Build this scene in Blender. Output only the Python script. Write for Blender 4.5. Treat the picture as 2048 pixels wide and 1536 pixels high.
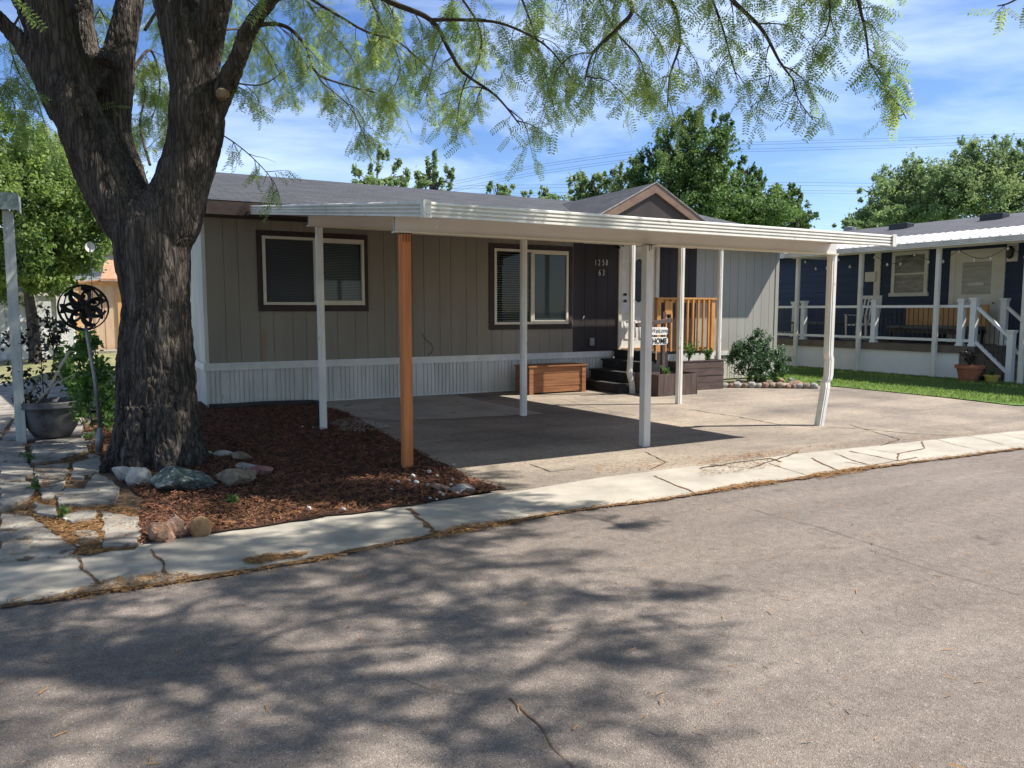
import bpy, math, random
import numpy as np
from mathutils import Vector, Matrix, noise
R=random.Random(7); NR=np.random.RandomState(11)
SC=bpy.context.scene; COL=SC.collection
for o in list(bpy.data.objects): bpy.data.objects.remove(o)
# ---------------------------------------------------------------- camera
CH=1.5; FPX=1540.; HY=620.
PIT=math.atan((768-HY)/FPX); YAW=math.radians(28.8)
cam=bpy.data.objects.new('camera',bpy.data.cameras.new('camera')); COL.objects.link(cam)
cam.location=(0,0,CH); cam.rotation_euler=(math.pi/2-PIT,0,-YAW)
cam.data.sensor_width=36; cam.data.lens=FPX/2048*36; cam.data.clip_end=3000; cam.data.clip_start=.05
SC.camera=cam
# ---------------------------------------------------------------- world, sun
SUN=Vector((.565,-.25,.79)).normalized()
EL=math.asin(SUN.z); AZ=math.atan2(SUN.x,SUN.y)
W=bpy.data.worlds.new("World"); SC.world=W; W.use_nodes=True
nt=W.node_tree; nt.nodes.clear()
def N(t,ty,**k):
    n=t.nodes.new(ty)
    for a,b in k.items():
        if a in n.inputs.keys(): n.inputs[a].default_value=b
        else: setattr(n,a,b)
    return n
out=N(nt,'ShaderNodeOutputWorld'); bg=N(nt,'ShaderNodeBackground'); bg.inputs[1].default_value=.095
sky=N(nt,'ShaderNodeTexSky',sky_type='NISHITA',sun_disc=False,sun_elevation=EL,sun_rotation=AZ,altitude=800,air_density=1.0,dust_density=.7,ozone_density=2.2)
tc=N(nt,'ShaderNodeTexCoord'); mp=N(nt,'ShaderNodeMapping'); mp.inputs['Scale'].default_value=(1.3,1.3,5.5); mp.inputs['Location'].default_value=(.35,.2,.1); mp.inputs['Rotation'].default_value=(0,.06,.5)
n1=N(nt,'ShaderNodeTexNoise',Scale=1.7,Detail=9,Roughness=.56,Distortion=.35)
cr=N(nt,'ShaderNodeValToRGB'); cr.color_ramp.elements[0].position=.45; cr.color_ramp.elements[1].position=.80
cr.color_ramp.elements[0].color=(0,0,0,1); cr.color_ramp.elements[1].color=(.8,.8,.8,1)
mx=N(nt,'ShaderNodeMixRGB'); mx.inputs[2].default_value=(6.9,8.0,9.6,1)
L=nt.links.new
L(tc.outputs['Generated'],mp.inputs[0]); L(mp.outputs[0],n1.inputs[0]); L(n1.outputs[0],cr.inputs[0])
hs=N(nt,'ShaderNodeHueSaturation'); hs.inputs['Saturation'].default_value=1.22; hs.inputs['Hue'].default_value=.512; L(sky.outputs[0],hs.inputs['Color']); L(cr.outputs[0],mx.inputs[0]); L(hs.outputs[0],mx.inputs[1]); L(mx.outputs[0],bg.inputs[0]); L(bg.outputs[0],out.inputs[0])
sl=bpy.data.lights.new('sun','SUN'); sl.energy=5.0; sl.angle=math.radians(.53); sl.color=(1,.955,.89)
so=bpy.data.objects.new('sun',sl); COL.objects.link(so); so.rotation_euler=SUN.to_track_quat('Z','Y').to_euler()
SC.view_settings.view_transform='Standard'; SC.view_settings.look='None'; SC.view_settings.exposure=.92; SC.view_settings.gamma=1
# ---------------------------------------------------------------- survey helpers: pixel of the photo -> world point
FW=Vector((math.sin(YAW)*math.cos(PIT),math.cos(YAW)*math.cos(PIT),-math.sin(PIT)))
RT=Vector((math.cos(YAW),-math.sin(YAW),0)); UP=RT.cross(FW); CP=Vector((0,0,CH))
def ray(x,y): return FW*FPX+RT*(x-1024)-UP*(y-768)
def G(x,y,z=0.): d=ray(x,y); return CP+d*((z-CH)/d.z)
def PY(x,y,Y): d=ray(x,y); return CP+d*(Y/d.y)
def PX(x,y,X): d=ray(x,y); return CP+d*(X/d.x)
def PD(x,y,D): return CP+ray(x,y)*(D/FPX)
# ---------------------------------------------------------------- materials
def wm(c): return (min(1,c[0]*1.0),c[1]*.975,c[2]*.93)
def M(name,c1,c2=None,scale=4,rough=.8,bump=0,bscale=60,stretch=(1,1,1),metal=0,spec=.3,c3=None,s3=200,t3=.62,detail=6,lo=.35,hi=.65,trans=0,sub=None,bdist=.01,coords='Object'):
    c1=wm(c1); c2=wm(c2) if c2 else c2; c3=wm(c3) if c3 else c3
    m=bpy.data.materials.new(name); m.use_nodes=True; t=m.node_tree; b=t.nodes['Principled BSDF']; L=t.links.new
    b.inputs['Roughness'].default_value=rough; b.inputs['Metallic'].default_value=metal; b.inputs['Specular IOR Level'].default_value=spec
    tc=N(t,'ShaderNodeTexCoord'); mp=N(t,'ShaderNodeMapping'); mp.inputs['Scale'].default_value=stretch
    L(tc.outputs[coords],mp.inputs[0]); col=None
    if c2 is None: b.inputs['Base Color'].default_value=(*c1,1)
    else:
        n=N(t,'ShaderNodeTexNoise',Scale=scale,Detail=detail,Roughness=.6); L(mp.outputs[0],n.inputs[0])
        r=N(t,'ShaderNodeValToRGB'); e=r.color_ramp.elements; e[0].position=lo; e[1].position=hi; e[0].color=(*c1,1); e[1].color=(*c2,1)
        L(n.outputs[0],r.inputs[0]); col=r.outputs[0]
        if c3 is not None:
            n3=N(t,'ShaderNodeTexNoise',Scale=s3,Detail=3,Roughness=.7); L(mp.outputs[0],n3.inputs[0])
            r3=N(t,'ShaderNodeValToRGB'); r3.color_ramp.elements[0].position=t3; r3.color_ramp.elements[1].position=min(1,t3+.08)
            L(n3.outputs[0],r3.inputs[0]); x=N(t,'ShaderNodeMixRGB'); x.inputs[2].default_value=(*c3,1)
            L(r3.outputs[0],x.inputs[0]); L(col,x.inputs[1]); col=x.outputs[0]
        L(col,b.inputs['Base Color'])
    if bump:
        nb=N(t,'ShaderNodeTexNoise',Scale=bscale,Detail=5,Roughness=.65); L(mp.outputs[0],nb.inputs[0])
        bp=N(t,'ShaderNodeBump',Strength=bump,Distance=bdist); L(nb.outputs[0],bp.inputs['Height']); L(bp.outputs[0],b.inputs['Normal'])
    if trans:
        tr=N(t,'ShaderNodeBsdfTranslucent'); ms=N(t,'ShaderNodeMixShader'); ms.inputs[0].default_value=trans
        if col is not None:
            hs=N(t,'ShaderNodeHueSaturation'); hs.inputs['Value'].default_value=1.6; hs.inputs['Saturation'].default_value=1.1; L(col,hs.inputs['Color']); L(hs.outputs[0],tr.inputs[0])
        else: tr.inputs[0].default_value=(*c1,1)
        L(b.outputs[0],ms.inputs[1]); L(tr.outputs[0],ms.inputs[2]); L(ms.outputs[0],t.nodes['Material Output'].inputs[0])
    return m
def m_asphalt(name,dark,mid,light,tint,fine=190,patch=.55):
    dark,mid,light=wm(dark),wm(mid),wm(light)
    m=bpy.data.materials.new(name); m.use_nodes=True; t=m.node_tree; b=t.nodes['Principled BSDF']; L=t.links.new
    b.inputs['Roughness'].default_value=.9; b.inputs['Specular IOR Level'].default_value=.25
    tc=N(t,'ShaderNodeTexCoord'); v=N(t,'ShaderNodeTexVoronoi',Scale=fine); L(tc.outputs['Object'],v.inputs[0])
    sx=N(t,'ShaderNodeSeparateColor'); L(v.outputs['Color'],sx.inputs[0])
    r=N(t,'ShaderNodeValToRGB'); e=r.color_ramp.elements; e[0].position=0; e[0].color=(*dark,1); e[1].position=1; e[1].color=(*light,1)
    q=e.new(.25); q.color=(*mid,1); q=e.new(.88); q.color=(*mid,1); L(sx.outputs[0],r.inputs[0])
    n=N(t,'ShaderNodeTexNoise',Scale=patch,Detail=8,Roughness=.62); L(tc.outputs['Object'],n.inputs[0])
    r2=N(t,'ShaderNodeValToRGB'); r2.color_ramp.elements[0].position=.3; r2.color_ramp.elements[0].color=(*tint,1); r2.color_ramp.elements[1].position=.62; r2.color_ramp.elements[1].color=(1,1,1,1)
    L(n.outputs[0],r2.inputs[0]); x=N(t,'ShaderNodeMixRGB',blend_type='MULTIPLY'); x.inputs[0].default_value=1; L(r.outputs[0],x.inputs[1]); L(r2.outputs[0],x.inputs[2])
    n4=N(t,'ShaderNodeTexNoise',Scale=14,Detail=6,Roughness=.7); L(tc.outputs['Object'],n4.inputs[0])
    r4=N(t,'ShaderNodeValToRGB'); r4.color_ramp.elements[0].position=.3; r4.color_ramp.elements[0].color=(.72,.72,.72,1); r4.color_ramp.elements[1].position=.65; r4.color_ramp.elements[1].color=(1.05,1.05,1.05,1)
    L(n4.outputs[0],r4.inputs[0]); y=N(t,'ShaderNodeMixRGB',blend_type='MULTIPLY'); y.inputs[0].default_value=1; L(x.outputs[0],y.inputs[1]); L(r4.outputs[0],y.inputs[2])
    mp5=N(t,'ShaderNodeMapping'); mp5.inputs['Scale'].default_value=(.25,1.5,1); L(tc.outputs['Object'],mp5.inputs[0]); n5=N(t,'ShaderNodeTexNoise',Scale=1.1,Detail=7,Roughness=.6,Distortion=.4); L(mp5.outputs[0],n5.inputs[0])
    r5=N(t,'ShaderNodeValToRGB'); e=r5.color_ramp.elements; e[0].position=.36; e[0].color=(.80,.79,.79,1); e[1].position=.6; e[1].color=(1.06,1.04,1.02,1); L(n5.outputs[0],r5.inputs[0]); y5=N(t,'ShaderNodeMixRGB',blend_type='MULTIPLY'); y5.inputs[0].default_value=1; L(y.outputs[0],y5.inputs[1]); L(r5.outputs[0],y5.inputs[2])
    n6=N(t,'ShaderNodeTexNoise',Scale=2.3,Detail=5,Roughness=.55); L(tc.outputs['Object'],n6.inputs[0]); r6=N(t,'ShaderNodeValToRGB'); e=r6.color_ramp.elements; e[0].position=.66; e[0].color=(1,1,1,1); e[1].position=.74; e[1].color=(.66,.64,.63,1); L(n6.outputs[0],r6.inputs[0]); y6=N(t,'ShaderNodeMixRGB',blend_type='MULTIPLY'); y6.inputs[0].default_value=1; L(y5.outputs[0],y6.inputs[1]); L(r6.outputs[0],y6.inputs[2]); y=y6
    L(y.outputs[0],b.inputs['Base Color'])
    bp=N(t,'ShaderNodeBump',Strength=.55,Distance=.006); L(v.outputs['Distance'],bp.inputs['Height']); L(bp.outputs[0],b.inputs['Normal'])
    return m
MAT={}
MAT['asphalt']=m_asphalt('road_asphalt',(.13,.112,.10),(.245,.212,.190),(.42,.38,.345),(.74,.72,.71),210,.35)
MAT['drive']=m_asphalt('drive_asphalt',(.19,.165,.135),(.35,.30,.24),(.52,.47,.40),(.50,.51,.55),130,.7)
MAT['slab']=M('slab_concrete',(.28,.255,.215),(.40,.365,.31),1.6,.85,.3,140,c3=(.13,.12,.11),s3=3.2,t3=.6)
MAT['gutter']=M('gutter_concrete',(.30,.275,.235),(.41,.38,.325),2.4,.85,.35,160,c3=(.27,.26,.24),s3=60,t3=.62)
MAT['paving']=M('old_paving',(.17,.155,.135),(.38,.355,.31),3.5,.9,.6,90,c3=(.13,.10,.07),s3=7,t3=.56,bdist=.02)
MAT['soil']=M('soil',(.09,.062,.04),(.17,.12,.08),5,1,.8,70,bdist=.03)
MAT['mulchbase']=M('mulch_base',(.05,.024,.015),(.11,.055,.032),30,1,1,90,bdist=.03)
MAT['mulch']=M('mulch_chip',(.06,.024,.014),(.22,.095,.05),9,.9,coords='Object')
MAT['litter']=M('dry_litter',(.19,.095,.035),(.38,.215,.085),12,.95)
MAT['litterbase']=M('litter_base',(.085,.05,.028),(.24,.135,.065),28,1,.8,120,bdist=.02)
MAT['crack']=M('crack_dirt',(.07,.045,.03),(.2,.1,.05),20,1)
MAT['crackdark']=M('crack_dark',(.035,.03,.026),(.07,.055,.045),20,1)
MAT['grass']=M('lawn_green',(.12,.19,.05),(.23,.30,.09),1.2,.8,trans=.35)
MAT['lawn']=M('lawn_base',(.06,.12,.02),(.11,.19,.04),8,.95,.6,150)
MAT['yardgrass']=M('yard_grass',(.10,.12,.035),(.26,.24,.13),2.5,.95,.6,90)
MAT['farground']=M('far_ground',(.16,.14,.1),(.1,.13,.05),.35,1,.4,8,bdist=.05)
MAT['bark']=M('bark',(.026,.022,.020),(.125,.105,.092),9,.95,1,38,(1,1,.22),c3=(.22,.15,.10),s3=7,t3=.66,bdist=.03)
def m_bark():
    m=bpy.data.materials.new('furrowed_bark'); m.use_nodes=True; t=m.node_tree; b=t.nodes['Principled BSDF']; L=t.links.new; b.inputs['Roughness'].default_value=.95; b.inputs['Specular IOR Level'].default_value=.15
    tc=N(t,'ShaderNodeTexCoord'); mp=N(t,'ShaderNodeMapping'); mp.inputs['Scale'].default_value=(1,1,.13); L(tc.outputs['Object'],mp.inputs[0])
    nd=N(t,'ShaderNodeTexNoise',Scale=9,Detail=4); L(mp.outputs[0],nd.inputs[0]); ad=N(t,'ShaderNodeMixRGB',blend_type='ADD'); ad.inputs[0].default_value=.13; L(mp.outputs[0],ad.inputs[1]); L(nd.outputs['Color'],ad.inputs[2])
    v=N(t,'ShaderNodeTexVoronoi',Scale=26,feature='DISTANCE_TO_EDGE'); L(ad.outputs[0],v.inputs[0])
    r=N(t,'ShaderNodeValToRGB'); e=r.color_ramp.elements; e[0].position=0; e[0].color=(.5,.47,.45,1); e[1].position=.16; e[1].color=(1.1,1.07,1.03,1); L(v.outputs['Distance'],r.inputs[0])
    n=N(t,'ShaderNodeTexNoise',Scale=11,Detail=8,Roughness=.65); L(mp.outputs[0],n.inputs[0]); r2=N(t,'ShaderNodeValToRGB'); e=r2.color_ramp.elements; e[0].position=.33; e[0].color=(.036,.032,.029,1); e[1].position=.68; e[1].color=(.135,.118,.104,1); q=e.new(.76); q.color=(.20,.15,.105,1); L(n.outputs[0],r2.inputs[0])
    x=N(t,'ShaderNodeMixRGB',blend_type='MULTIPLY'); x.inputs[0].default_value=1; L(r2.outputs[0],x.inputs[1]); L(r.outputs[0],x.inputs[2]); L(x.outputs[0],b.inputs['Base Color'])
    mi=N(t,'ShaderNodeMath',operation='MINIMUM'); mi.inputs[1].default_value=.25; L(v.outputs['Distance'],mi.inputs[0]); a2=N(t,'ShaderNodeMath',operation='MULTIPLY_ADD'); a2.inputs[1].default_value=.25; L(n.outputs[0],a2.inputs[0]); L(mi.outputs[0],a2.inputs[2])
    bp=N(t,'ShaderNodeBump',Strength=.8,Distance=.06); L(a2.outputs[0],bp.inputs['Height']); L(bp.outputs[0],b.inputs['Normal']); return m
MAT['bigbark']=m_bark()
MAT['twig']=M('twig',(.05,.037,.03),(.1,.075,.06),8,.9)
MAT['wound']=M('cut_wood',(.2,.14,.08),(.3,.22,.14),20,.8)
MAT['leaf']=M('locust_leaf',(.14,.22,.07),(.30,.38,.13),1.1,.45,spec=.5,trans=.5)
MAT['siding']=M('siding_taupe',(.235,.212,.172),(.295,.268,.218),1.6,.75,.4,70,(1,1,.16),c3=(.27,.21,.14),s3=1.9,t3=.66)
MAT['sidinggrey']=M('siding_grey',(.32,.31,.28),(.38,.37,.335),1.2,.75,.25,60,(1,1,.1))
MAT['darkpanel']=M('panel_brown',(.028,.022,.021),(.042,.033,.031),2,.6,.2,60,(1,1,.1))
MAT['darktrim']=M('trim_brown',(.035,.024,.022),(.055,.038,.034),6,.6,.2,60)
MAT['gabletrim']=M('gable_brown',(.13,.085,.065),(.19,.13,.1),4,.7,.2,60,(1,.3,1))
MAT['skirt']=M('skirt_vinyl',(.50,.50,.455),(.68,.675,.63),2.4,.5,c3=(.46,.44,.38),s3=5,t3=.66,stretch=(1.5,1,.35))
MAT['white']=M('white_paint',(.62,.62,.58),(.75,.74,.70),5,.45,c3=(.42,.37,.3),s3=8,t3=.7)
MAT['alum']=M('white_aluminium',(.64,.63,.58),(.78,.76,.70),3,.4,spec=.45,c3=(.40,.37,.30),s3=7,t3=.64,stretch=(1,1,.6))
MAT['soffit']=M('soffit',(.62,.60,.58),(.68,.66,.64),2,.5)
MAT['cream']=M('cream_vinyl',(.62,.58,.48),(.70,.66,.55),3,.5)
MAT['cedar']=M('stained_post',(.42,.135,.04),(.58,.215,.07),3,.65,.3,40,(6,6,.35),c3=(.2,.06,.02),s3=3.4,t3=.7)
MAT['cedarrail']=M('cedar_rail',(.42,.2,.06),(.6,.32,.11),5,.7,.2,40,(4,4,.6))
MAT['chest']=M('chest_wood',(.22,.09,.038),(.37,.17,.075),3,.65,.3,40,(.7,3,9),c3=(.2,.06,.02),s3=5,t3=.68)
MAT['greypost']=M('painted_post',(.55,.53,.49),(.66,.63,.58),6,.6,.3,50,(3,3,.5),c3=(.22,.19,.16),s3=9,t3=.7)
MAT['oldbrown']=M('weathered_brown',(.075,.052,.045),(.12,.085,.075),6,.8,.4,40,(.6,3,3),c3=(.34,.27,.19),s3=4.5,t3=.7)
MAT['oldbrownv']=M('weathered_brown_upright',(.085,.06,.052),(.13,.092,.08),6,.8,.4,40,(3,3,.5),c3=(.38,.31,.22),s3=5,t3=.69)
MAT['stepdark']=M('step_paint',(.025,.025,.026),(.045,.043,.042),8,.75,.3,50)
MAT['black']=M('black_metal',(.012,.012,.013),(.03,.028,.028),10,.4,spec=.5)
MAT['steel']=M('galvanised',(.2,.21,.22),(.33,.34,.35),12,.45,metal=.5)
MAT['pot']=M('grey_pot',(.065,.065,.07),(.16,.16,.165),7,.5,.2,30)
MAT['terra']=M('terracotta',(.32,.12,.07),(.42,.17,.1),8,.8)
MAT['yellow']=M('yellow_pot',(.45,.36,.08),(.55,.44,.1),8,.7)
MAT['navy']=M('navy_siding',(.028,.045,.09),(.038,.058,.11),2,.6,.2,50,(1,.2,3))
MAT['trimcream']=M('trim_cream',(.68,.67,.61),(.76,.75,.69),3,.5)
MAT['deck']=M('deck_brown',(.13,.105,.085),(.19,.15,.125),5,.7,.2,50)
MAT['vinyl']=M('railing_vinyl',(.74,.76,.78),(.8,.82,.83),3,.35,spec=.5)
MAT['blind']=M('blind_slat',(.36,.39,.40),(.42,.45,.45),3,.6)
MAT['screen']=M('window_screen',(.05,.056,.06),(.065,.07,.075),3,.9)
MAT['screengreen']=M('window_screen_pale',(.085,.1,.105),(.105,.12,.125),3,.9)
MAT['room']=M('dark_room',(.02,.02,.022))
MAT['block']=M('grey_block',(.42,.44,.44),(.52,.54,.54),3,.9,.2,60)
MAT['barn']=M('barn_white',(.55,.56,.56),(.68,.69,.69),3,.7,.2,30,(3,3,.4))
MAT['shedwall']=M('shed_siding',(.45,.33,.23),(.53,.4,.28),3,.8,.2,40,(3,3,.4))
MAT['shedtrim']=M('shed_trim',(.50,.28,.11),(.6,.36,.16),5,.8)
MAT['shedroof']=M('shed_roof',(.33,.17,.1),(.48,.27,.17),9,.9,.5,40)
MAT['bgleaf']=M('leaf_bright',(.075,.14,.035),(.27,.36,.11),.9,.6,trans=.4)
MAT['bgdark']=M('leaf_dark',(.045,.095,.035),(.16,.24,.075),.7,.6,trans=.3)  # distant trees, this and the next two: haze put in as lighter leaf colour
MAT['bgmid']=M('leaf_mid',(.11,.17,.075),(.25,.32,.14),.6,.6,trans=.35)
MAT['bgpale']=M('leaf_pale',(.14,.21,.09),(.28,.36,.17),.6,.6,trans=.35)
MAT['bushleaf']=M('bush_leaf',(.03,.065,.035),(.075,.14,.06),7,.5,trans=.3)
MAT['plumleaf']=M('dark_leaf',(.018,.022,.02),(.045,.05,.035),7,.5,trans=.15)
MAT['vineleaf']=M('vine_leaf',(.04,.10,.022),(.11,.21,.05),7,.5,trans=.4)
MAT['plaque']=M('plaque_white',(.78,.78,.75))
MAT['ink']=M('ink_black',(.02,.02,.02))
MAT['brass']=M('brass',(.5,.3,.1),metal=.8,rough=.35)
MAT['bulb']=M('bulb_glass',(.7,.7,.68),rough=.15,spec=.6)
def m_shingle(name,c1,c2,sc=1):
    m=bpy.data.materials.new(name); m.use_nodes=True; t=m.node_tree; b=t.nodes['Principled BSDF']; L=t.links.new
    b.inputs['Roughness'].default_value=.85; tc=N(t,'ShaderNodeTexCoord'); mp=N(t,'ShaderNodeMapping'); mp.inputs['Scale'].default_value=(sc,sc,sc); L(tc.outputs['UV'],mp.inputs[0])
    br=N(t,'ShaderNodeTexBrick'); br.inputs['Scale'].default_value=1; br.inputs['Brick Width'].default_value=.3; br.inputs['Row Height'].default_value=.145; br.inputs['Mortar Size'].default_value=.008
    br.inputs['Color1'].default_value=(*c1,1); br.inputs['Color2'].default_value=(*c2,1); br.inputs['Mortar'].default_value=(c1[0]*.35,c1[1]*.35,c1[2]*.35,1); L(mp.outputs[0],br.inputs[0])
    n=N(t,'ShaderNodeTexNoise',Scale=35,Detail=6,Roughness=.75); L(mp.outputs[0],n.inputs[0]); r=N(t,'ShaderNodeValToRGB'); r.color_ramp.elements[0].position=.3; r.color_ramp.elements[0].color=(.5,.5,.5,1); r.color_ramp.elements[1].position=.7; r.color_ramp.elements[1].color=(1.5,1.5,1.5,1)
    L(n.outputs[0],r.inputs[0]); x=N(t,'ShaderNodeMixRGB',blend_type='MULTIPLY'); x.inputs[0].default_value=1; L(br.outputs[0],x.inputs[1]); L(r.outputs[0],x.inputs[2]); L(x.outputs[0],b.inputs['Base Color'])
    bp=N(t,'ShaderNodeBump',Strength=.5,Distance=.01,invert=True); L(br.outputs['Fac'],bp.inputs['Height']); L(bp.outputs[0],b.inputs['Normal']); return m
MAT['shingle']=m_shingle('roof_shingle',(.034,.035,.038),(.060,.059,.063))
MAT['shingle2']=m_shingle('roof_shingle_far',(.05,.05,.058),(.085,.083,.09))
def m_glass(name,tint,fac=.16,rough=.02):
    m=bpy.data.materials.new(name); m.use_nodes=True; t=m.node_tree; t.nodes.remove(t.nodes['Principled BSDF']); L=t.links.new
    tr=N(t,'ShaderNodeBsdfTransparent'); tr.inputs[0].default_value=(*tint,1); gl=N(t,'ShaderNodeBsdfGlossy',Roughness=rough)
    fr=N(t,'ShaderNodeFresnel',IOR=1.5); ad=N(t,'ShaderNodeMath',operation='MULTIPLY_ADD'); ad.inputs[1].default_value=.4; ad.inputs[2].default_value=fac*.05; ms=N(t,'ShaderNodeMixShader')
    L(fr.outputs[0],ad.inputs[0]); L(ad.outputs[0],ms.inputs[0]); L(tr.outputs[0],ms.inputs[1]); L(gl.outputs[0],ms.inputs[2]); L(ms.outputs[0],t.nodes['Material Output'].inputs[0]); return m
MAT['glass']=m_glass('window_glass',(.8,.85,.85)); MAT['ovalglass']=m_glass('oval_glass',(.35,.42,.45),.3,.15)
def m_rock(name,c1,c2,c3,s3=3): return M(name,c1,c2,14,.9,.9,38,c3=c3,s3=s3*2.5,t3=.57,bdist=.02,detail=9,lo=.38,hi=.62)
RK={'white':m_rock('rock_white',(.38,.36,.33),(.58,.55,.5),(.28,.25,.22)),'green':m_rock('rock_green',(.05,.075,.07),(.14,.17,.16),(.42,.43,.4),6),
 'tan':m_rock('rock_tan',(.2,.155,.11),(.32,.26,.19),(.12,.09,.07)),'orange':m_rock('rock_orange',(.33,.18,.11),(.48,.3,.2),(.2,.11,.08)),'cobble':m_rock('rock_cobble',(.33,.19,.09),(.42,.26,.13),(.28,.16,.08)),
 'red':m_rock('rock_red',(.25,.11,.1),(.36,.19,.17),(.35,.33,.3)),'grey':m_rock('rock_grey',(.25,.24,.22),(.42,.4,.37),(.14,.12,.1)),'rust':m_rock('rock_rust',(.22,.13,.09),(.36,.25,.19),(.5,.45,.4))}
# ---------------------------------------------------------------- mesh builder
class MB:
    def __init__(s): s.v=[]; s.f=[]; s.uv=None
    def quad(s,*p):
        i=len(s.v); s.v+= [tuple(q) for q in p]; s.f.append(tuple(range(i,i+len(p)))); return s
    def box(s,x0,x1,y0,y1,z0,z1,M=None):
        i=len(s.v); P=[(x,y,z) for z in (z0,z1) for y in (y0,y1) for x in (x0,x1)]
        if M is not None: P=[tuple(M@Vector(p)) for p in P]
        s.v+=P; s.f+=[tuple(i+k for k in q) for q in ((0,2,3,1),(4,5,7,6),(0,1,5,4),(2,6,7,3),(0,4,6,2),(1,3,7,5))]; return s
    def bar(s,a,b,w,h=None,up=(0,0,1)):
        a=Vector(a);b=Vector(b); h=h or w; d=(b-a).normalized(); u=Vector(up)
        if abs(d.dot(u))>.98: u=Vector((0,1,0))
        r=d.cross(u).normalized(); u=r.cross(d).normalized(); i=len(s.v)
        for p in (a,b):
            for q in ((-1,-1),(1,-1),(1,1),(-1,1)): s.v.append(tuple(p+r*(w/2*q[0])+u*(h/2*q[1])))
        s.f+=[tuple(i+k for k in q) for q in ((3,2,1,0),(4,5,6,7),(0,1,5,4),(1,2,6,5),(2,3,7,6),(3,0,4,7))]; return s
    def prism(s,poly,vec):
        i=len(s.v); n=len(poly); vec=Vector(vec); s.v+=[tuple(p) for p in poly]+[tuple(Vector(p)+vec) for p in poly]
        s.f.append(tuple(i+k for k in range(n))[::-1]); s.f.append(tuple(i+n+k for k in range(n)))
        for k in range(n): s.f.append((i+k,i+(k+1)%n,i+n+(k+1)%n,i+n+k))
        return s
    def tube(s,pts,rad,n=8,cap=True,jit=0):
        pts=[Vector(p) for p in pts]; m=len(pts)
        if not hasattr(rad,'__len__'): rad=[rad]*m
        i0=len(s.v); u=None
        for k,p in enumerate(pts):
            d=(pts[min(k+1,m-1)]-pts[max(k-1,0)]); d=d.normalized() if d.length>1e-9 else Vector((0,0,1))
            if u is None: u=d.cross(Vector((0,.3,1)) if abs(d.z)<.95 else Vector((0,1,0))).normalized()
            else:
                u=(u-d*u.dot(d)); u=u.normalized() if u.length>1e-6 else d.orthogonal().normalized()
            w=d.cross(u)
            for j in range(n):
                a=2*math.pi*j/n; rr=rad[k]*(1+(R.uniform(-jit,jit) if jit else 0)); s.v.append(tuple(p+u*math.cos(a)*rr+w*math.sin(a)*rr))
        for k in range(m-1):
            for j in range(n): a=i0+k*n; s.f.append((a+j,a+(j+1)%n,a+n+(j+1)%n,a+n+j))
        if cap: s.f.append(tuple(i0+j for j in range(n))[::-1]); s.f.append(tuple(i0+(m-1)*n+j for j in range(n)))
        return s
    def lathe(s,prof,c=(0,0,0),n=24,sy=1):
        i0=len(s.v); c=Vector(c)
        for r,z in prof:
            for j in range(n): a=2*math.pi*j/n; s.v.append((c.x+r*math.cos(a),c.y+sy*r*math.sin(a),c.z+z))
        for k in range(len(prof)-1):
            for j in range(n): a=i0+k*n; s.f.append((a+j,a+(j+1)%n,a+n+(j+1)%n,a+n+j))
        s.f.append(tuple(i0+j for j in range(n))[::-1]); s.f.append(tuple(i0+(len(prof)-1)*n+j for j in range(n))); return s
    def ext(s,prof,axis,a,b,shift=(0,0,0)):
        """open profile of (p,q) extruded along X ('x': p=y,q=z), Y ('y': p=x,q=z) or Z ('z': p=x,q=y)"""
        i=len(s.v); n=len(prof)
        for k,t in enumerate((a,b)):
            for p,q in prof:
                v={'x':(t,p,q),'y':(p,t,q),'z':(p,q,t)}[axis]; s.v.append(tuple(v[j]+(shift[j] if k else 0) for j in range(3)))
        for k in range(n-1): s.f.append((i+k,i+k+1,i+n+k+1,i+n+k))
        return s
    def build(s,name,mat,parent=None,loc=None,bevel=0,smooth=False):
        me=bpy.data.meshes.new(name); org=Vector(loc) if loc is not None else (parent.matrix_world.translation if parent else Vector((0,0,0)))
        if parent is not None and loc is None: org=Vector(parent['_w'])if '_w' in parent else Vector((0,0,0))
        me.from_pydata([tuple(Vector(v)-org) for v in s.v],[],s.f); me.materials.append(MAT[mat] if isinstance(mat,str) else mat)
        o=bpy.data.objects.new(name,me); COL.objects.link(o)
        if parent is not None: o.parent=parent
        else: o.location=org
        o['_w']=tuple(org)
        if bevel:
            b=o.modifiers.new('bevel','BEVEL'); b.width=bevel; b.segments=2; b.limit_method='ANGLE'
        if smooth: me.polygons.foreach_set('use_smooth',[True]*len(me.polygons))
        return o
def tag(o,label=None,cat=None,group=None,kind=None):
    if label: o['label']=label
    if cat: o['category']=cat
    if group: o['group']=group
    if kind: o['kind']=kind
    return o
def empty(name,loc,label=None,cat=None,group=None,kind=None):
    o=bpy.data.objects.new(name,None); COL.objects.link(o); o.location=loc; o.empty_display_size=.1; o['_w']=tuple(loc); return tag(o,label,cat,group,kind)
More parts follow.
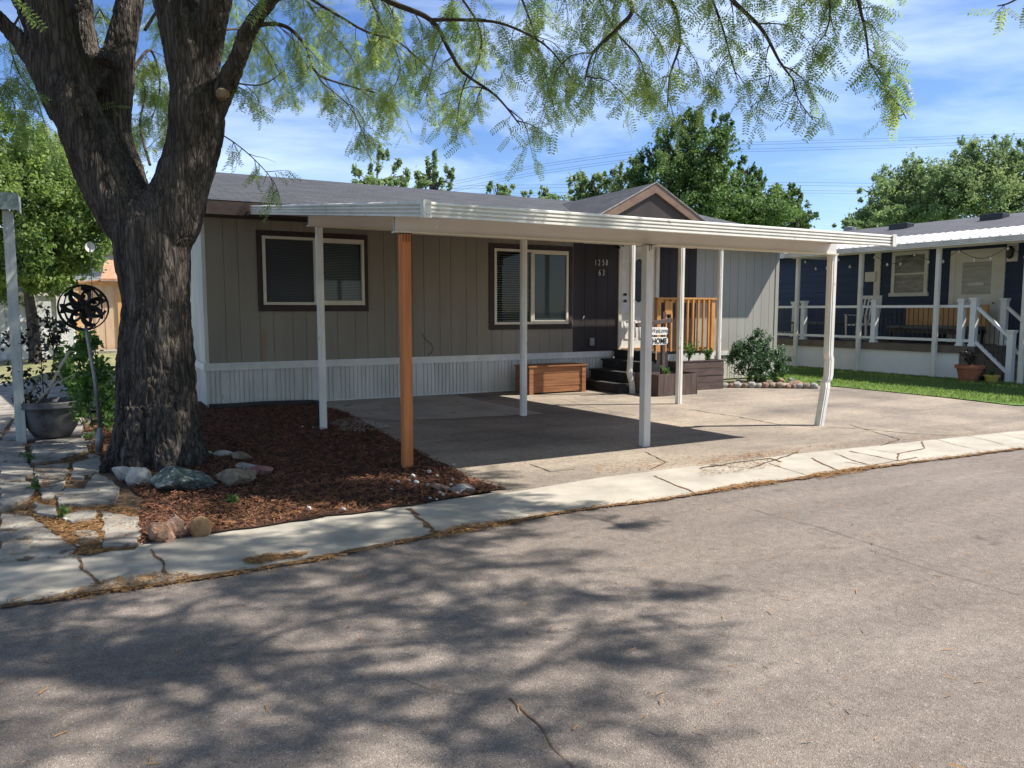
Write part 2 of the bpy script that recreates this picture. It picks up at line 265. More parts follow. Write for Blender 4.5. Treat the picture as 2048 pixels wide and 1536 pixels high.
def mesh_np(name,V,F,mat,parent=None,smooth=False,rnd=None):
    """V (n,3) world coords, F (m,k) faces with the same k"""
    me=bpy.data.meshes.new(name); V=np.asarray(V,dtype=np.float32); F=np.asarray(F,dtype=np.int32)
    org=np.array(parent['_w']) if parent is not None else np.zeros(3); V=V-org
    me.vertices.add(len(V)); me.vertices.foreach_set('co',V.ravel()); m,k=F.shape
    me.loops.add(m*k); me.loops.foreach_set('vertex_index',F.ravel()); me.polygons.add(m)
    me.polygons.foreach_set('loop_start',np.arange(0,m*k,k,dtype=np.int32)); me.polygons.foreach_set('loop_total',np.full(m,k,dtype=np.int32))
    me.update(calc_edges=True); me.validate(); me.materials.append(MAT[mat])
    o=bpy.data.objects.new(name,me); COL.objects.link(o)
    if parent is not None: o.parent=parent
    o['_w']=tuple(org)
    return o
def inst(tv,tf,Rm,pos):
    """instances of a template: tv(k,3) tf(f,c) Rm(n,3,3) pos(n,3)"""
    tv=np.asarray(tv,float); tf=np.asarray(tf); n=len(pos)
    V=np.einsum('nij,kj->nki',Rm,tv)+np.asarray(pos)[:,None,:]
    F=tf[None]+(np.arange(n)*len(tv))[:,None,None]; return V.reshape(-1,3),F.reshape(-1,tf.shape[1])
def rand_rot(n,scale=1.):
    q=NR.normal(size=(n,4)); q/=np.linalg.norm(q,axis=1)[:,None]; w,x,y,z=q.T
    Rm=np.stack([1-2*(y*y+z*z),2*(x*y-z*w),2*(x*z+y*w),2*(x*y+z*w),1-2*(x*x+z*z),2*(y*z-x*w),2*(x*z-y*w),2*(y*z+x*w),1-2*(x*x+y*y)],1).reshape(-1,3,3)
    s=np.asarray(scale); return Rm*(s[:,None,None] if s.ndim else s)
def flat_rot(n,scale=1.,tilt=.25):
    a=NR.uniform(0,2*np.pi,n); b=NR.normal(0,tilt,n); c=NR.normal(0,tilt,n); ca,sa=np.cos(a),np.sin(a); z=np.zeros(n); o=np.ones(n)
    A=np.stack([ca,-sa,z,sa,ca,z,z,z,o],1).reshape(-1,3,3); B=np.stack([o,z,z,z,np.cos(b),-np.sin(b),z,np.sin(b),np.cos(b)],1).reshape(-1,3,3)
    C=np.stack([np.cos(c),z,np.sin(c),z,o,z,-np.sin(c),z,np.cos(c)],1).reshape(-1,3,3); s=np.asarray(scale); M_=A@B@C
    return M_*(s[:,None,None] if s.ndim else s)
def in_poly(P,poly):
    x,y=P[:,0],P[:,1]; c=np.zeros(len(P),bool); n=len(poly)
    for i in range(n):
        x0,y0=poly[i][0],poly[i][1]; x1,y1=poly[(i+1)%n][0],poly[(i+1)%n][1]
        m=((y0>y)!=(y1>y))&(x<(x1-x0)*(y-y0)/((y1-y0)if y1!=y0 else 1e-9)+x0); c^=m
    return c
def scatter(poly,n):
    P=np.array([(p[0],p[1]) for p in poly]); lo,hi=P.min(0),P.max(0); out=np.zeros((0,2))
    while len(out)<n:
        q=NR.uniform(lo,hi,(n*2,2)); out=np.vstack([out,q[in_poly(q,poly)]])
    return out[:n]
def jag(poly,amp=.02,step=.08,seed=0):
    """roughen a polygon outline"""
    rr=random.Random(seed); out=[]
    for i in range(len(poly)):
        a=Vector(poly[i][:2]); b=Vector(poly[(i+1)%len(poly)][:2]); n=max(1,int((b-a).length/step))
        for k in range(n):
            p=a.lerp(b,k/n); out.append((p.x+rr.uniform(-amp,amp),p.y+rr.uniform(-amp,amp)))
    return out
def sheet(name,poly,z,mat,kind='structure',thick=0,parent=None):
    b=MB()
    P=[(p[0],p[1],z) for p in poly]
    a=sum(P[i][0]*P[(i+1)%len(P)][1]-P[(i+1)%len(P)][0]*P[i][1] for i in range(len(P)))
    if a<0: P=P[::-1]
    if thick: b.prism([(p[0],p[1],z-thick) for p in P],(0,0,thick))
    else: b.quad(*P)
    o=b.build(name,mat,parent)
    if kind and parent is None: o['kind']=kind
    return o
def gp(*px): return [G(x,y) for x,y in px]
def ribbon(pts,w,z,seed=0,amp=.5):
    """irregular thin strip along ground points"""
    rr=random.Random(seed); b=MB(); L=[];Rr=[]
    P=[]
    for i in range(len(pts)-1):
        a=Vector(pts[i][:2]);c=Vector(pts[i+1][:2]); n=max(2,int((c-a).length/.06))
        for k in range(n): P.append(a.lerp(c,k/n))
    P.append(Vector(pts[-1][:2])); wand=0
    for i,p in enumerate(P):
        d=(P[min(i+1,len(P)-1)]-P[max(0,i-1)]).normalized(); nn=Vector((-d.y,d.x)); wand=wand*.8+rr.uniform(-1,1)*w*amp
        ww=w*(.35+rr.random()*.9); c=p+nn*wand; L.append(c+nn*ww/2); Rr.append(c-nn*ww/2)
    for i in range(len(P)-1): b.quad((L[i].x,L[i].y,z),(Rr[i].x,Rr[i].y,z),(Rr[i+1].x,Rr[i+1].y,z),(L[i+1].x,L[i+1].y,z))
    return b
def text_mesh(txt,size,name,mat,parent,origin,xs=1,ext=.004,shear=0,bold=0):
    cu=bpy.data.curves.new('t','FONT'); cu.body=txt; cu.size=size; cu.extrude=ext; cu.shear=shear; cu.offset=bold; cu.align_x='CENTER'
    ob=bpy.data.objects.new('t',cu); COL.objects.link(ob); dg=bpy.context.evaluated_depsgraph_get(); me=bpy.data.meshes.new_from_object(ob.evaluated_get(dg))
    bpy.data.objects.remove(ob); org=Vector(parent['_w']); o=Vector(origin)-org
    for v in me.vertices: x,y,z=v.co; v.co=(o.x+x*xs,o.y-z,o.z+y)
    me.materials.clear(); me.materials.append(MAT[mat]); ob=bpy.data.objects.new(name,me); COL.objects.link(ob); ob.parent=parent; return ob
# ================================================================ GROUND
sheet('ground',[(-400,-400),(400,-400),(400,400),(-400,400)],-.03,'farground')
sheet('street',[(-60,-12),(80,-12),(80,5.0),(-60,5.0)],-.004,'asphalt')
LPX=[(0,1214),(117,1198),(220,1184),(322,1171),(450,1151),(600,1126),(700,1107),(800,1087),(860,1073),(1000,1048),(1100,1030),(1200,1015),(1300,1003),(1400,988),(1500,972),(1600,958),(1700,942),(1850,922),(2048,897)]
gut=sheet('gutter',[(-60,4.6)]+[(p.x,p.y+.02) for p in gp(*LPX)]+[(80,4.63),(80,5.2),(10.2,5.3),(6.5,5.56),(4,5.62),(2.46,5.50),(.92,5.45),(-.52,5.37),(-60,5.37)],.0035,'gutter',thick=.03)
DRIVE=[(2.85,5.45),(4,5.58),(6.5,5.52),(10.2,5.26),(24,5.1),(24,5.6),(14.2,6.1),(13.1,6.3),(12.66,6.7),(12.8,8),(12.77,9.8),(12.6,11.2),(12.2,11.6),(11,11.7),(11,12.6),(2.6,12.6),(3.2,11.06),(3.08,8.78),(2.95,6.8)]
sheet('driveway',DRIVE,.004,'drive')
sheet('carport_slab',[(2.9,12.55),(3.2,10.6),(3.5,9.92),(4.2,9.62),(5.72,9.44),(5.60,12.55)],.010,'slab')
LAWN=[(12.45,12.1),(12.74,11.6),(12.82,9.8),(12.86,8.0),(12.72,6.75),(13.1,6.36),(14.3,6.15),(24,5.65),(60,5.6),(60,40),(13.8,40),(13.8,12.2)]
sheet('lawn',jag(LAWN,.02,.15,3),.012,'lawn')
n=26000; P=scatter([(12.5,12.1),(12.8,9.8),(12.8,7),(13.1,6.4),(14.3,6.2),(19,6.0),(17,14),(13.5,14)],n); P=P[(P[:,0]<16.4)|(P[:,1]<9)]; n=len(P)
tv=[(-.006,0,0),(.006,0,0),(.004,.012,.032),(-.002,.01,.034)]; V,F=inst(tv,np.array([[0,1,2,3]]),flat_rot(n,NR.uniform(.7,1.5,n),.35),np.c_[P,np.full(n,.012)])
tag(mesh_np('lawn_grass',V,F,'grass'),'short bright green mown grass covering the lawn right of driveway','grass',kind='stuff')
MUL=[G(285,1092),G(500,1058),G(700,1030),G(860,1008),G(960,990),G(1010,980),G(930,952),G(880,928),G(770,870),G(690,826),G(610,806),G(400,806),G(300,812),(.1,12.4),(-.15,10.4),G(206,925),G(240,965),G(290,1000),G(275,1045)]
sheet('planting_bed',jag(MUL,.03,.12,5),.016,'mulchbase')
n=42000; P=scatter(MUL,n); L_=NR.uniform(.35,1.15,n)
tv=[(-.022,-.004,0),(.022,-.005,.002),(.026,.004,.003),(-.018,.005,.004)]; V,F=inst(tv,np.array([[0,1,2,3]]),flat_rot(n,L_,.35),np.c_[P,.018+np.abs(NR.normal(0,.012,n))])
tag(mesh_np('bark_mulch',V,F,'mulch'),'dark reddish brown bark mulch spread around the big tree','mulch',kind='stuff')
# side yard soil and broken paving left of the tree
sheet('side_yard',[(-14,5.3),(.95,5.45),(.8,6.2),(.2,7.6),(-.05,8.6),(-.1,12.5),(1.2,20),(1.2,36),(-14,36)],.002,'soil')
sheet('back_grass',[(-.5,13),(1.3,13),(1.35,30),(-5,30),(-6,16.5)],.008,'yardgrass')
pieces=[[(0,1032),(60,1038),(110,1075),(150,1100),(140,1116),(0,1128)],[(203,1028),(232,1034),(275,1040),(280,1062),(278,1095),(208,1098),(205,1060)],
 [(148,1068),(185,1064),(200,1080),(160,1092)],[(112,1000),(135,985),(165,988),(190,955),(215,965),(240,985),(225,1012),(165,1018),(120,1020)],
 [(78,985),(130,968),(120,1000),(84,1005)],[(140,960),(150,930),(200,918),(205,945),(165,960)],[(68,935),(140,930),(128,966),(70,970)],
 [(0,930),(60,932),(66,945),(50,965),(0,972)],[(0,888),(50,892),(55,928),(0,925)],[(62,895),(170,888),(178,905),(120,925),(66,930)],
 [(125,870),(190,868),(196,885),(180,895),(70,888)],[(0,975),(60,972),(70,995),(20,1022),(0,1025)],[(70,1012),(110,1022),(120,1040),(72,1034)],
 [(128,1040),(160,1030),(196,1028),(188,1042),(140,1052)]]
b=MB(); rr=random.Random(4)
for k,pc in enumerate(pieces):
    q=jag([G(*p) for p in pc],.014,.07,k); z=.016+rr.uniform(0,.022); b.prism([(p[0],p[1],-.02) for p in (q if sum(q[i][0]*q[(i+1)%len(q)][1]-q[(i+1)%len(q)][0]*q[i][1] for i in range(len(q)))>0 else q[::-1])],(0,0,z+.02+rr.uniform(0,.01)))
for j in range(9):
    y0=10.35+j*.95
    for i in range(4):
        x1=-.12-i*.85; q=jag([(x1-.8,y0),(x1,y0),(x1,y0+.9),(x1-.8,y0+.9)],.015,.15,50+j*4+i); b.prism([(p[0],p[1],-.02) for p in q],(0,0,.04+rr.uniform(0,.01)))
b.build('path','paving',bevel=.006)['kind']='structure'
# litter along the curb and in the side yard
b=ribbon(gp(*LPX),.062,.0075,3,.2)
LIT=[(gp((75,1205),(150,1180),(230,1158),(310,1150),(400,1148),(370,1162),(250,1185),(120,1205)),0),(gp((485,1120),(530,1112),(620,1106),(600,1116),(500,1132)),1),(gp((860,1068),(930,1050),(1050,1040),(1040,1048),(880,1078)),2),(gp((1380,990),(1480,968),(1540,962),(1560,968),(1420,988)),3),(gp((1620,950),(1700,938),(1760,930),(1730,944),(1640,960)),4)]
o=b.build('litter_line','litterbase'); o['kind']='stuff'; tag(o,'orange brown leaf litter collected along the gutter edge','litter')
pts=[]
for (poly,k) in LIT: q=scatter(poly,700); pts.append(q)
g=gp(*LPX)
for i in range(len(g)-1):
    a,c=g[i],g[i+1]; m=int((c-a).length*260); t=NR.uniform(0,1,m); base=np.outer(1-t,(a.x,a.y))+np.outer(t,(c.x,c.y)); pts.append(base+NR.normal(0,.03,(m,2))*np.array([1,1.]))
SIDE=gp((60,990),(130,975),(190,1010),(275,1020),(280,1095),(150,1115),(110,1070),(60,1030)); pts.append(scatter(SIDE,3600))
pts.append(scatter(gp((190,850),(245,855),(230,930),(150,960),(90,975),(60,930),(100,900),(190,895)),3000)); pts.append(scatter(gp((0,1000),(140,960),(285,1000),(280,1096),(0,1128)),1500))
pts.append(scatter(gp((1390,925),(1560,905),(1560,935),(1400,955)),700)); pts.append(scatter(gp((0,1220),(2048,905),(2048,1536),(0,1536)),420))
pts.append(scatter(MUL,900)); pts.append(scatter(gp((380,1010),(700,985),(860,1000),(400,1062)),1200))
pts.append(scatter(gp((1180,935),(1900,870),(2040,860),(1200,952)),900))
P=np.vstack(pts); n=len(P); tv=[(-.02,-.0016,0),(.02,-.0016,.002),(.02,.0016,.003),(-.02,.0016,.002)]
V,F=inst(tv,np.array([[0,1,2,3]]),flat_rot(n,NR.uniform(.4,1.3,n),.2),np.c_[P,np.abs(NR.normal(0,.005,n))+np.where(P[:,1]>5.45,.016,.007)]); V[:,2]=np.maximum(V[:,2],.005)
V[:,2]=np.where((V[:,1]<4.5),V[:,2]-.008,V[:,2])
tag(mesh_np('leaf_litter',V,F,'litter'),'scattered dry orange leaf stalks on soil, paving and street','litter',kind='stuff')
sheet('bare_patch',jag(SIDE,.05,.1,9),.006,'litterbase')
# cracks
b=MB()
def crack(px,w,z,seed,bb): 
    q=ribbon(gp(*px),w,z,seed,.5); i=len(bb.v); bb.v+=q.v; bb.f+=[tuple(i+k for k in f) for f in q.f]
crack([(820,1018),(845,1045),(872,1068)],.045,.0075,1,b); crack([(1308,953),(1350,972),(1398,990)],.02,.0075,2,b)
crack([(160,1116),(170,1140),(195,1170)],.02,.0075,3,b); crack([(304,1100),(325,1125),(333,1150)],.022,.0075,4,b)
crack([(1538,928),(1580,942),(1615,952)],.012,.0075,5,b); crack([(1622,917),(1650,930),(1682,944)],.022,.0075,6,b); crack([(1670,908),(1710,922),(1752,934)],.02,.0075,7,b)
crack([(1700,903),(1760,915),(1795,922),(1830,915)],.02,.0075,8,b); crack([(1845,884),(1850,898),(1800,908),(1795,922)],.02,.0075,9,b); crack([(1740,900),(1800,908)],.012,.0075,10,b)
crack([(1870,879),(1910,890),(1960,902)],.01,.0075,11,b); crack([(1930,872),(1970,880),(2010,890)],.009,.0075,12,b); crack([(1990,866),(2048,880)],.008,.0075,13,b); crack([(1690,925),(1740,932),(1795,922)],.012,.0075,14,b)
crack([(1020,1395),(1080,1450),(1105,1490),(1150,1536)],.008,.0005,21,b)
o=b.build('gutter_crack','crack'); o['kind']='structure'
b=MB()
crack([(1440,1000),(1560,1035),(1640,1055),(1800,1105)],.005,.0005,22,b); crack([(1740,1100),(1850,1135),(2040,1190)],.005,.0005,23,b)
crack([(800,1355),(860,1378),(930,1388)],.003,.0005,24,b)
crack([(1380,820),(1480,835),(1560,850),(1630,855)],.022,.0085,25,b); crack([(1110,765+30),(1200,820),(1290,835)],.008,.0085,26,b)
crack([(1290,905),(1330,925),(1300,940)],.014,.0085,27,b); crack([(1400,938),(1480,925),(1540,918),(1560,925)],.03,.0085,29,b); crack([(1650,855),(1740,860),(1820,868),(1900,872)],.018,.0085,30,b)
crack([(1700,850),(1800,880),(1760,892)],.014,.0085,31,b); crack([(1840,855),(1900,860),(1990,862)],.012,.0085,32,b); crack([(1060,930),(1100,945),(1150,940)],.014,.0085,33,b); crack([(1420,930),(1500,938),(1600,905)],.02,.0085,34,b)
crack([(1560,800),(1700,815),(1800,820)],.008,.0085,35,b)
o=b.build('pavement_crack','crackdark'); o['kind']='structure'
# ================================================================ MOBILE HOME
WY=12.5
HM=empty('mobile_home',(1.56,WY,0),'single storey taupe mobile home with dark shingle roof and small brown entry gable','mobile home')
def boards(x0,x1,z0,z1,holes,seed,mat,name,y=WY,pitch=(.30,.21)):
    rr=random.Random(seed); gx=[x0]; k=0
    while gx[-1]<x1-.15: gx.append(min(x1,gx[-1]+pitch[k%2])); k+=1
    if gx[-1]<x1: gx[-1]=x1
    br=sorted(set(gx+[h for hh in holes for h in hh[:2] if x0<h<x1])); b=MB(); G_=.004
    for i in range(len(br)-1):
        a,c=br[i],br[i+1]; m=(a+c)/2; ga=G_ if a in gx and a>x0 else 0; gc=G_ if c in gx and c<x1 else 0
        spans=[(z0,z1)]
        for h in holes:
            if h[0]<m<h[1]: spans=[s for (p,q) in spans for s in ((p,h[2]),(h[3],q)) if s[1]-s[0]>.005]
        for (p,q) in spans: b.box(a+ga,c-gc,y,y+.03,p,q); 
        for (p,q) in spans: b.box(a,c,y+.009,y+.0295,p+.001,q-.001) if ga or gc else None
    return b.build(name,mat,HM)
W1=(2.35,4.13,1.48,2.735); W2=(6.39,8.19,1.14,2.70); IW1=(2.43,4.06,1.58,2.65); IW2=(6.49,8.08,1.235,2.61)
boards(1.56,8.21,.685,2.90,[IW1,IW2],1,'siding','front_wall')
boards(8.21,9.28,.70,3.09,[],2,'darkpanel','entry_panel',pitch=(.27,.27)); boards(10.30,11.32,.70,3.09,[],3,'darkpanel','entry_panel',pitch=(.27,.27)); boards(9.28,10.30,2.78,3.09,[],3,'darkpanel','entry_panel',pitch=(.5,.5))
boards(11.32,13.66,.60,2.90,[],4,'sidinggrey','side_wall',pitch=(.24,.24))
b=MB(); b.box(13.66,13.76,WY-.012,WY+.03,.6,2.9); b.build('corner_trim','sidinggrey',HM)
b=MB(); b.box(1.6,1.62,WY+.04,20,.6,2.88); b.box(13.7,13.72,WY+.04,20,.6,2.95);b.box(1.6,13.7,20,20.1,0,2.9); b.box(1.62,13.7,WY+.04,20,.55,.57)
for (p,q) in ((1.62,2.4),(4.1,6.45),(8.12,9.28),(10.3,13.7)): b.box(p,q,WY+.035,WY+.06,.6,2.9)
b.build('wall_core','siding',HM)
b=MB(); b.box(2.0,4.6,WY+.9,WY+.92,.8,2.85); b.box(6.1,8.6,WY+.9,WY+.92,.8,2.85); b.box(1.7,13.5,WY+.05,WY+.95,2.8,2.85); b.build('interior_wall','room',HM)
# left end wall: narrow vertical ribs
pr=[]; y=WY
while y<20: pr+=[(1.56,y),(1.56,y+.055),(1.572,y+.065),(1.572,y+.085),(1.56,y+.095)]; y+=.1
b=MB(); b.ext([(x,y) for x,y in pr],'z',.66,2.9); b.box(1.545,1.60,WY-.004,WY+.05,.685,2.9); b.build('end_wall','skirt',HM)
b=MB(); b.quad((1.59,WY-.02,2.89),(1.59,20,2.89),(1.59,20,3.15),(1.59,16.3,4.1),(1.59,WY-.02,3.1)); b.build('end_gable','siding',HM)
# trim band
b=MB(); b.box(1.525,9.2,WY-.025,WY-.001,.575,.68); b.box(1.52,9.2,WY-.034,WY-.0255,.655,.69); b.box(1.52,1.545,WY-.02,20,.575,.685); b.box(11.0,13.78,WY-.025,WY-.001,.52,.60); b.build('band_trim','white',HM)
# skirting with ribs
b=MB()
for (xa,xb,zt,sd) in ((1.55,9.3,.575,5),(10.6,13.75,.52,6)):
    rr=random.Random(sd); pr=[]; x=xa
    while x<xb:
        w=rr.choice((.07,.07,.07,.14)); pr+=[(x,WY+.002),(min(xb,x+w-.022),WY+.002),(min(xb,x+w-.017),WY+.016),(min(xb,x+w-.004),WY+.016)]; x+=w
    b.ext(pr,'z',.0,zt)
pr=[]; y=WY
while y<20: pr+=[(1.55,y+.0),(1.55,y+.065),(1.562,y+.07),(1.562,y+.082)]; y+=.085
b.ext(pr,'z',0,.575); b.build('skirting','skirt',HM)
b=MB(); b.box(1.53,8.2,WY-.018,WY+.0,-.01,.022); b.build('skirting_rail','white',HM)
# windows
def window(W,I,split,name,leftmat,rightmat):
    wf=MB(); y=WY
    wf.box(W[0],W[1],y-.022,y+.004,I[3]+.0,W[3]); wf.box(W[0],W[1],y-.022,y+.004,W[2],I[2]); wf.box(W[0],I[0],y-.0218,y+.004,I[2],I[3]); wf.box(I[1],W[1],y-.0218,y+.004,I[2],I[3])
    o=wf.build('window',MAT['darktrim'],HM,bevel=.003)
    fr=MB(); t=.045; fr.box(I[0],I[1],y-.045,y+.03,I[3]-t,I[3]); fr.box(I[0],I[1],y-.052,y+.03,I[2],I[2]+t); fr.box(I[0],I[0]+t,y-.0445,y+.03,I[2]+t,I[3]-t); fr.box(I[1]-t,I[1],y-.0445,y+.03,I[2]+t,I[3]-t)
    m=(I[0]+I[1])/2; fr.box(m-.02,m+.02,y-.03,y+.03,I[2]+t,I[3]-t); fr.box(m+.021,m+.05,y-.035,y-.01,I[2]+t,I[3]-t); fr.box(m+.05,I[1]-t,y-.0345,y-.01,I[2]+t,I[2]+t+.028); fr.box(m+.05,I[1]-t,y-.0345,y-.01,I[3]-t-.028,I[3]-t); fr.build('frame','cream',o,bevel=.003)
    g=MB(); g.quad((I[0]+t,y+.005,I[2]+t),(m-.02,y+.005,I[2]+t),(m-.02,y+.005,I[3]-t),(I[0]+t,y+.005,I[3]-t)); g.quad((m+.02,y-.015,I[2]+t),(I[1]-t,y-.015,I[2]+t),(I[1]-t,y-.015,I[3]-t),(m+.02,y-.015,I[3]-t)); g.build('pane','glass',o)
    bl=MB(); z=I[2]+.06
    while z<I[3]-.05: bl.quad((I[0]+t,y+.055,z),(I[1]-t,y+.055,z),(I[1]-t,y+.085,z+(.014 if name=='dark' else .022)),(I[0]+t,y+.085,z+(.014 if name=='dark' else .022))); z+=.042 if name=='dark' else .026
    bl.build('blind','blind',o)
    sc=MB()
    if split=='L': sc.quad((I[0]+t,y-.004,I[2]+t),(m-.02,y-.004,I[2]+t),(m-.02,y-.004,I[3]-t),(I[0]+t,y-.004,I[3]-t))
    else: sc.quad((m+.05,y-.009,I[2]+t),(I[1]-t,y-.009,I[2]+t),(I[1]-t,y-.009,I[3]-t),(m+.05,y-.009,I[3]-t))
    s=sc.build('insect_screen','screen',o); s.data.materials.clear(); s.data.materials.append(SCR if split=='L' else SCR2)
    return o
def m_screen(name,c,f):
    m=bpy.data.materials.new(name); m.use_nodes=True; t=m.node_tree; b=t.nodes['Principled BSDF']; b.inputs['Base Color'].default_value=(*c,1); b.inputs['Roughness'].default_value=.7
    tr=N(t,'ShaderNodeBsdfTransparent'); ms=N(t,'ShaderNodeMixShader'); ms.inputs[0].default_value=f; t.links.new(tr.outputs[0],ms.inputs[1]); t.links.new(b.outputs[0],ms.inputs[2]); t.links.new(ms.outputs[0],t.nodes['Material Output'].inputs[0]); return m
SCR=m_screen('screen_mesh',(.05,.055,.06),.72); SCR2=m_screen('screen_mesh_pale',(.12,.15,.155),.7)
window(W1,IW1,'L','pale',0,0); window(W2,IW2,'R','dark',0,0)
# front door
b=MB(); dx0,dx1,dz0,dz1=9.36,10.21,.735,2.765; b.box(dx0,dx1,WY+.012,WY+.05,dz0,dz1)
D=b.build('front_door','white',HM,bevel=.003)
b=MB(); b.box(9.28,9.355,WY-.03,WY+.05,.70,2.78); b.box(10.215,10.30,WY-.03,WY+.05,.70,2.78); b.box(9.355,10.215,WY-.03,WY+.05,2.77,2.84); b.build('door_jamb','cream',D,bevel=.003)
b=MB(); b.box(9.355,10.215,WY-.06,WY+.05,.70,.733); b.build('threshold','brass',D)
ox,oz=9.79,PY(1270,561,WY).z; ra,rb=.22,.455
b=MB(); pts=[(ox+ra*math.cos(a),WY+.0,oz+rb*math.sin(a)) for a in [2*math.pi*k/40 for k in range(41)]]; b.tube(pts,.022,8,cap=False); pts=[(ox+(ra+.07)*math.cos(a),WY+.008,oz+(rb+.07)*math.sin(a)) for a in [2*math.pi*k/40 for k in range(41)]]; b.tube(pts,.008,6,cap=False)
for (p,q) in ((9.46,9.74),(9.84,10.12)):
    b.bar((p,WY+.01,1.28),(q,WY+.01,1.28),.016); b.bar((p,WY+.01,.92),(q,WY+.01,.92),.016); b.bar((p,WY+.01,.92),(p,WY+.01,1.28),.016); b.bar((q,WY+.01,.92),(q,WY+.01,1.28),.016)
pts=[(9.47+k*.08,WY+.01,2.52+.07*math.sin(math.pi*k/8)) for k in range(9)]; b.tube(pts,.008,5); pts=[(9.47+k*.08,WY+.01,1.42-.04*math.sin(math.pi*k/8)) for k in range(9)]; b.tube(pts,.006,5)
b.build('door_moulding','white',D,smooth=True)
b=MB(); b.quad(*[(ox+ra*math.cos(-a),WY+.006,oz+rb*math.sin(-a)) for a in [2*math.pi*k/40 for k in range(40)]][::-1]); b.build('oval_window',M('leaded_oval',(.012,.016,.02),(.04,.052,.056),9,.3,spec=.3),D)
for z in (PY(1243,589,WY).z,PY(1243,602,WY).z):
    b=MB(); b.tube([(9.43,WY+.012,z),(9.43,WY-.02,z)],.012,10); b.tube([(9.43,WY-.02,z),(9.43,WY-.03,z),(9.43,WY-.06,z),(9.43,WY-.07,z)],[.015,.03,.03,.015],12); b.build('door_knob','black',D,smooth=True)
# house numbers and little fittings
for ch,px,py in (('1',1190.5,531),('2',1197.5,531),('5',1206,531),('8',1213,531),('6',1198.5,551),('3',1206.5,551)):
    c=PY(px,py,WY); text_mesh(ch,.165,'house_number','plaque',HM,(c.x,WY-.012,c.z),.62,bold=-.003)
c=PY(1222,488,WY); b=MB(); b.box(c.x-.09,c.x+.12,WY-.12,WY,c.z-.02,c.z+.05); b.bar((c.x+.02,WY-.1,c.z),(c.x+.05,WY-.2,c.z-.1),.07,.05); b.bar((c.x+.1,WY-.05,c.z+.02),(c.x+.2,WY-.16,c.z-.03),.08,.06)
FL=b.build('floodlight','black',HM,bevel=.006); b=MB(); b.lathe([(.005,-.03),(.03,-.02),(.036,0),(.03,.02),(.005,.03)],(c.x-.03,WY-.14,c.z+.02),12); b.build('lamp','bulb',FL,smooth=True)
c=PY(1182,684,WY); b=MB(); b.box(c.x-.05,c.x+.05,WY-.05,WY,c.z-.07,c.z+.08); b.box(c.x-.03,c.x+.03,WY-.062,WY-.05,c.z-.05,c.z+.05); b.build('outlet_cover','steel',HM,bevel=.008)
c=PY(1165,635,WY); b=MB(); b.tube([(c.x,WY-.01,c.z-.03),(c.x+.01,WY-.02,c.z),(c.x+.03,WY-.015,c.z+.03)],.007,6); b.build('wall_hook','plaque',HM)
pts=[PY(x,y,WY-.03) for x,y in ((845,668),(852,680),(862,687),(867,697),(862,707),(855,711))]; b=MB(); b.tube(pts,.006,6); b.build('loose_cable','black',HM)
# roof
ez,ry,rz=3.09,16.3,4.19
def roofplane(b,uvs,P,scale=1):
    b.quad(*P); a=Vector(P[0]); ex=(Vector(P[1])-a).normalized(); ey=(Vector(P[-1])-a); ey=(ey-ex*ey.dot(ex)).normalized()
    uvs.append([((Vector(p)-a).dot(ex),(Vector(p)-a).dot(ey)) for p in P])
def build_uv(b,uvs,name,mat,parent):
    o=b.build(name,mat,parent); uv=o.data.uv_layers.new(name='UVMap'); i=0
    for f in uvs:
        for q in f: uv.data[i].uv=q; i+=1
    return o
b=MB(); uv=[]
roofplane(b,uv,[(1.3,12.0,ez),(13.95,12.0,ez),(13.95,ry,rz),(1.3,ry,rz)]); roofplane(b,uv,[(13.95,20.6,ez),(1.3,20.6,ez),(1.3,ry,rz),(13.95,ry,rz)])
RF=build_uv(b,uv,'roof','shingle',HM)
b=MB(); b.box(1.3,8.05,12.005,12.03,2.885,ez-.006); b.box(11.45,13.95,12.005,12.03,2.885,ez-.006); b.box(1.3,13.95,12.03,WY+.03,2.89,2.91)
for x in (1.3,13.92): b.prism([(x,12.03,2.92),(x,ry,4.02),(x,ry,rz-.01),(x,12.03,ez-.01)],(.03,0,0)); b.prism([(x,20.6,2.92),(x,20.6,ez-.01),(x,ry,rz-.01),(x,ry,4.02)],(.03,0,0))
b.build('eave_fascia','darktrim',RF)
# little entry gable
gx,gy,hw,az=9.75,12.0,1.70,3.95; vb=ry-.9
b=MB(); uv=[]; zb=ez-.03
roofplane(b,uv,[(gx-hw,gy-.02,zb),(gx,gy-.02,az),(gx,15.40,az),(gx-hw,12.0,zb)][::1]); 
roofplane(b,uv,[(gx+hw,gy-.02,zb),(gx+hw,12.0,zb),(gx,15.40,az),(gx,gy-.02,az)])
o=build_uv(b,[[ (p[1],p[0]) for p in f] for f in uv],'gable_roof','shingle',HM); me=o.data
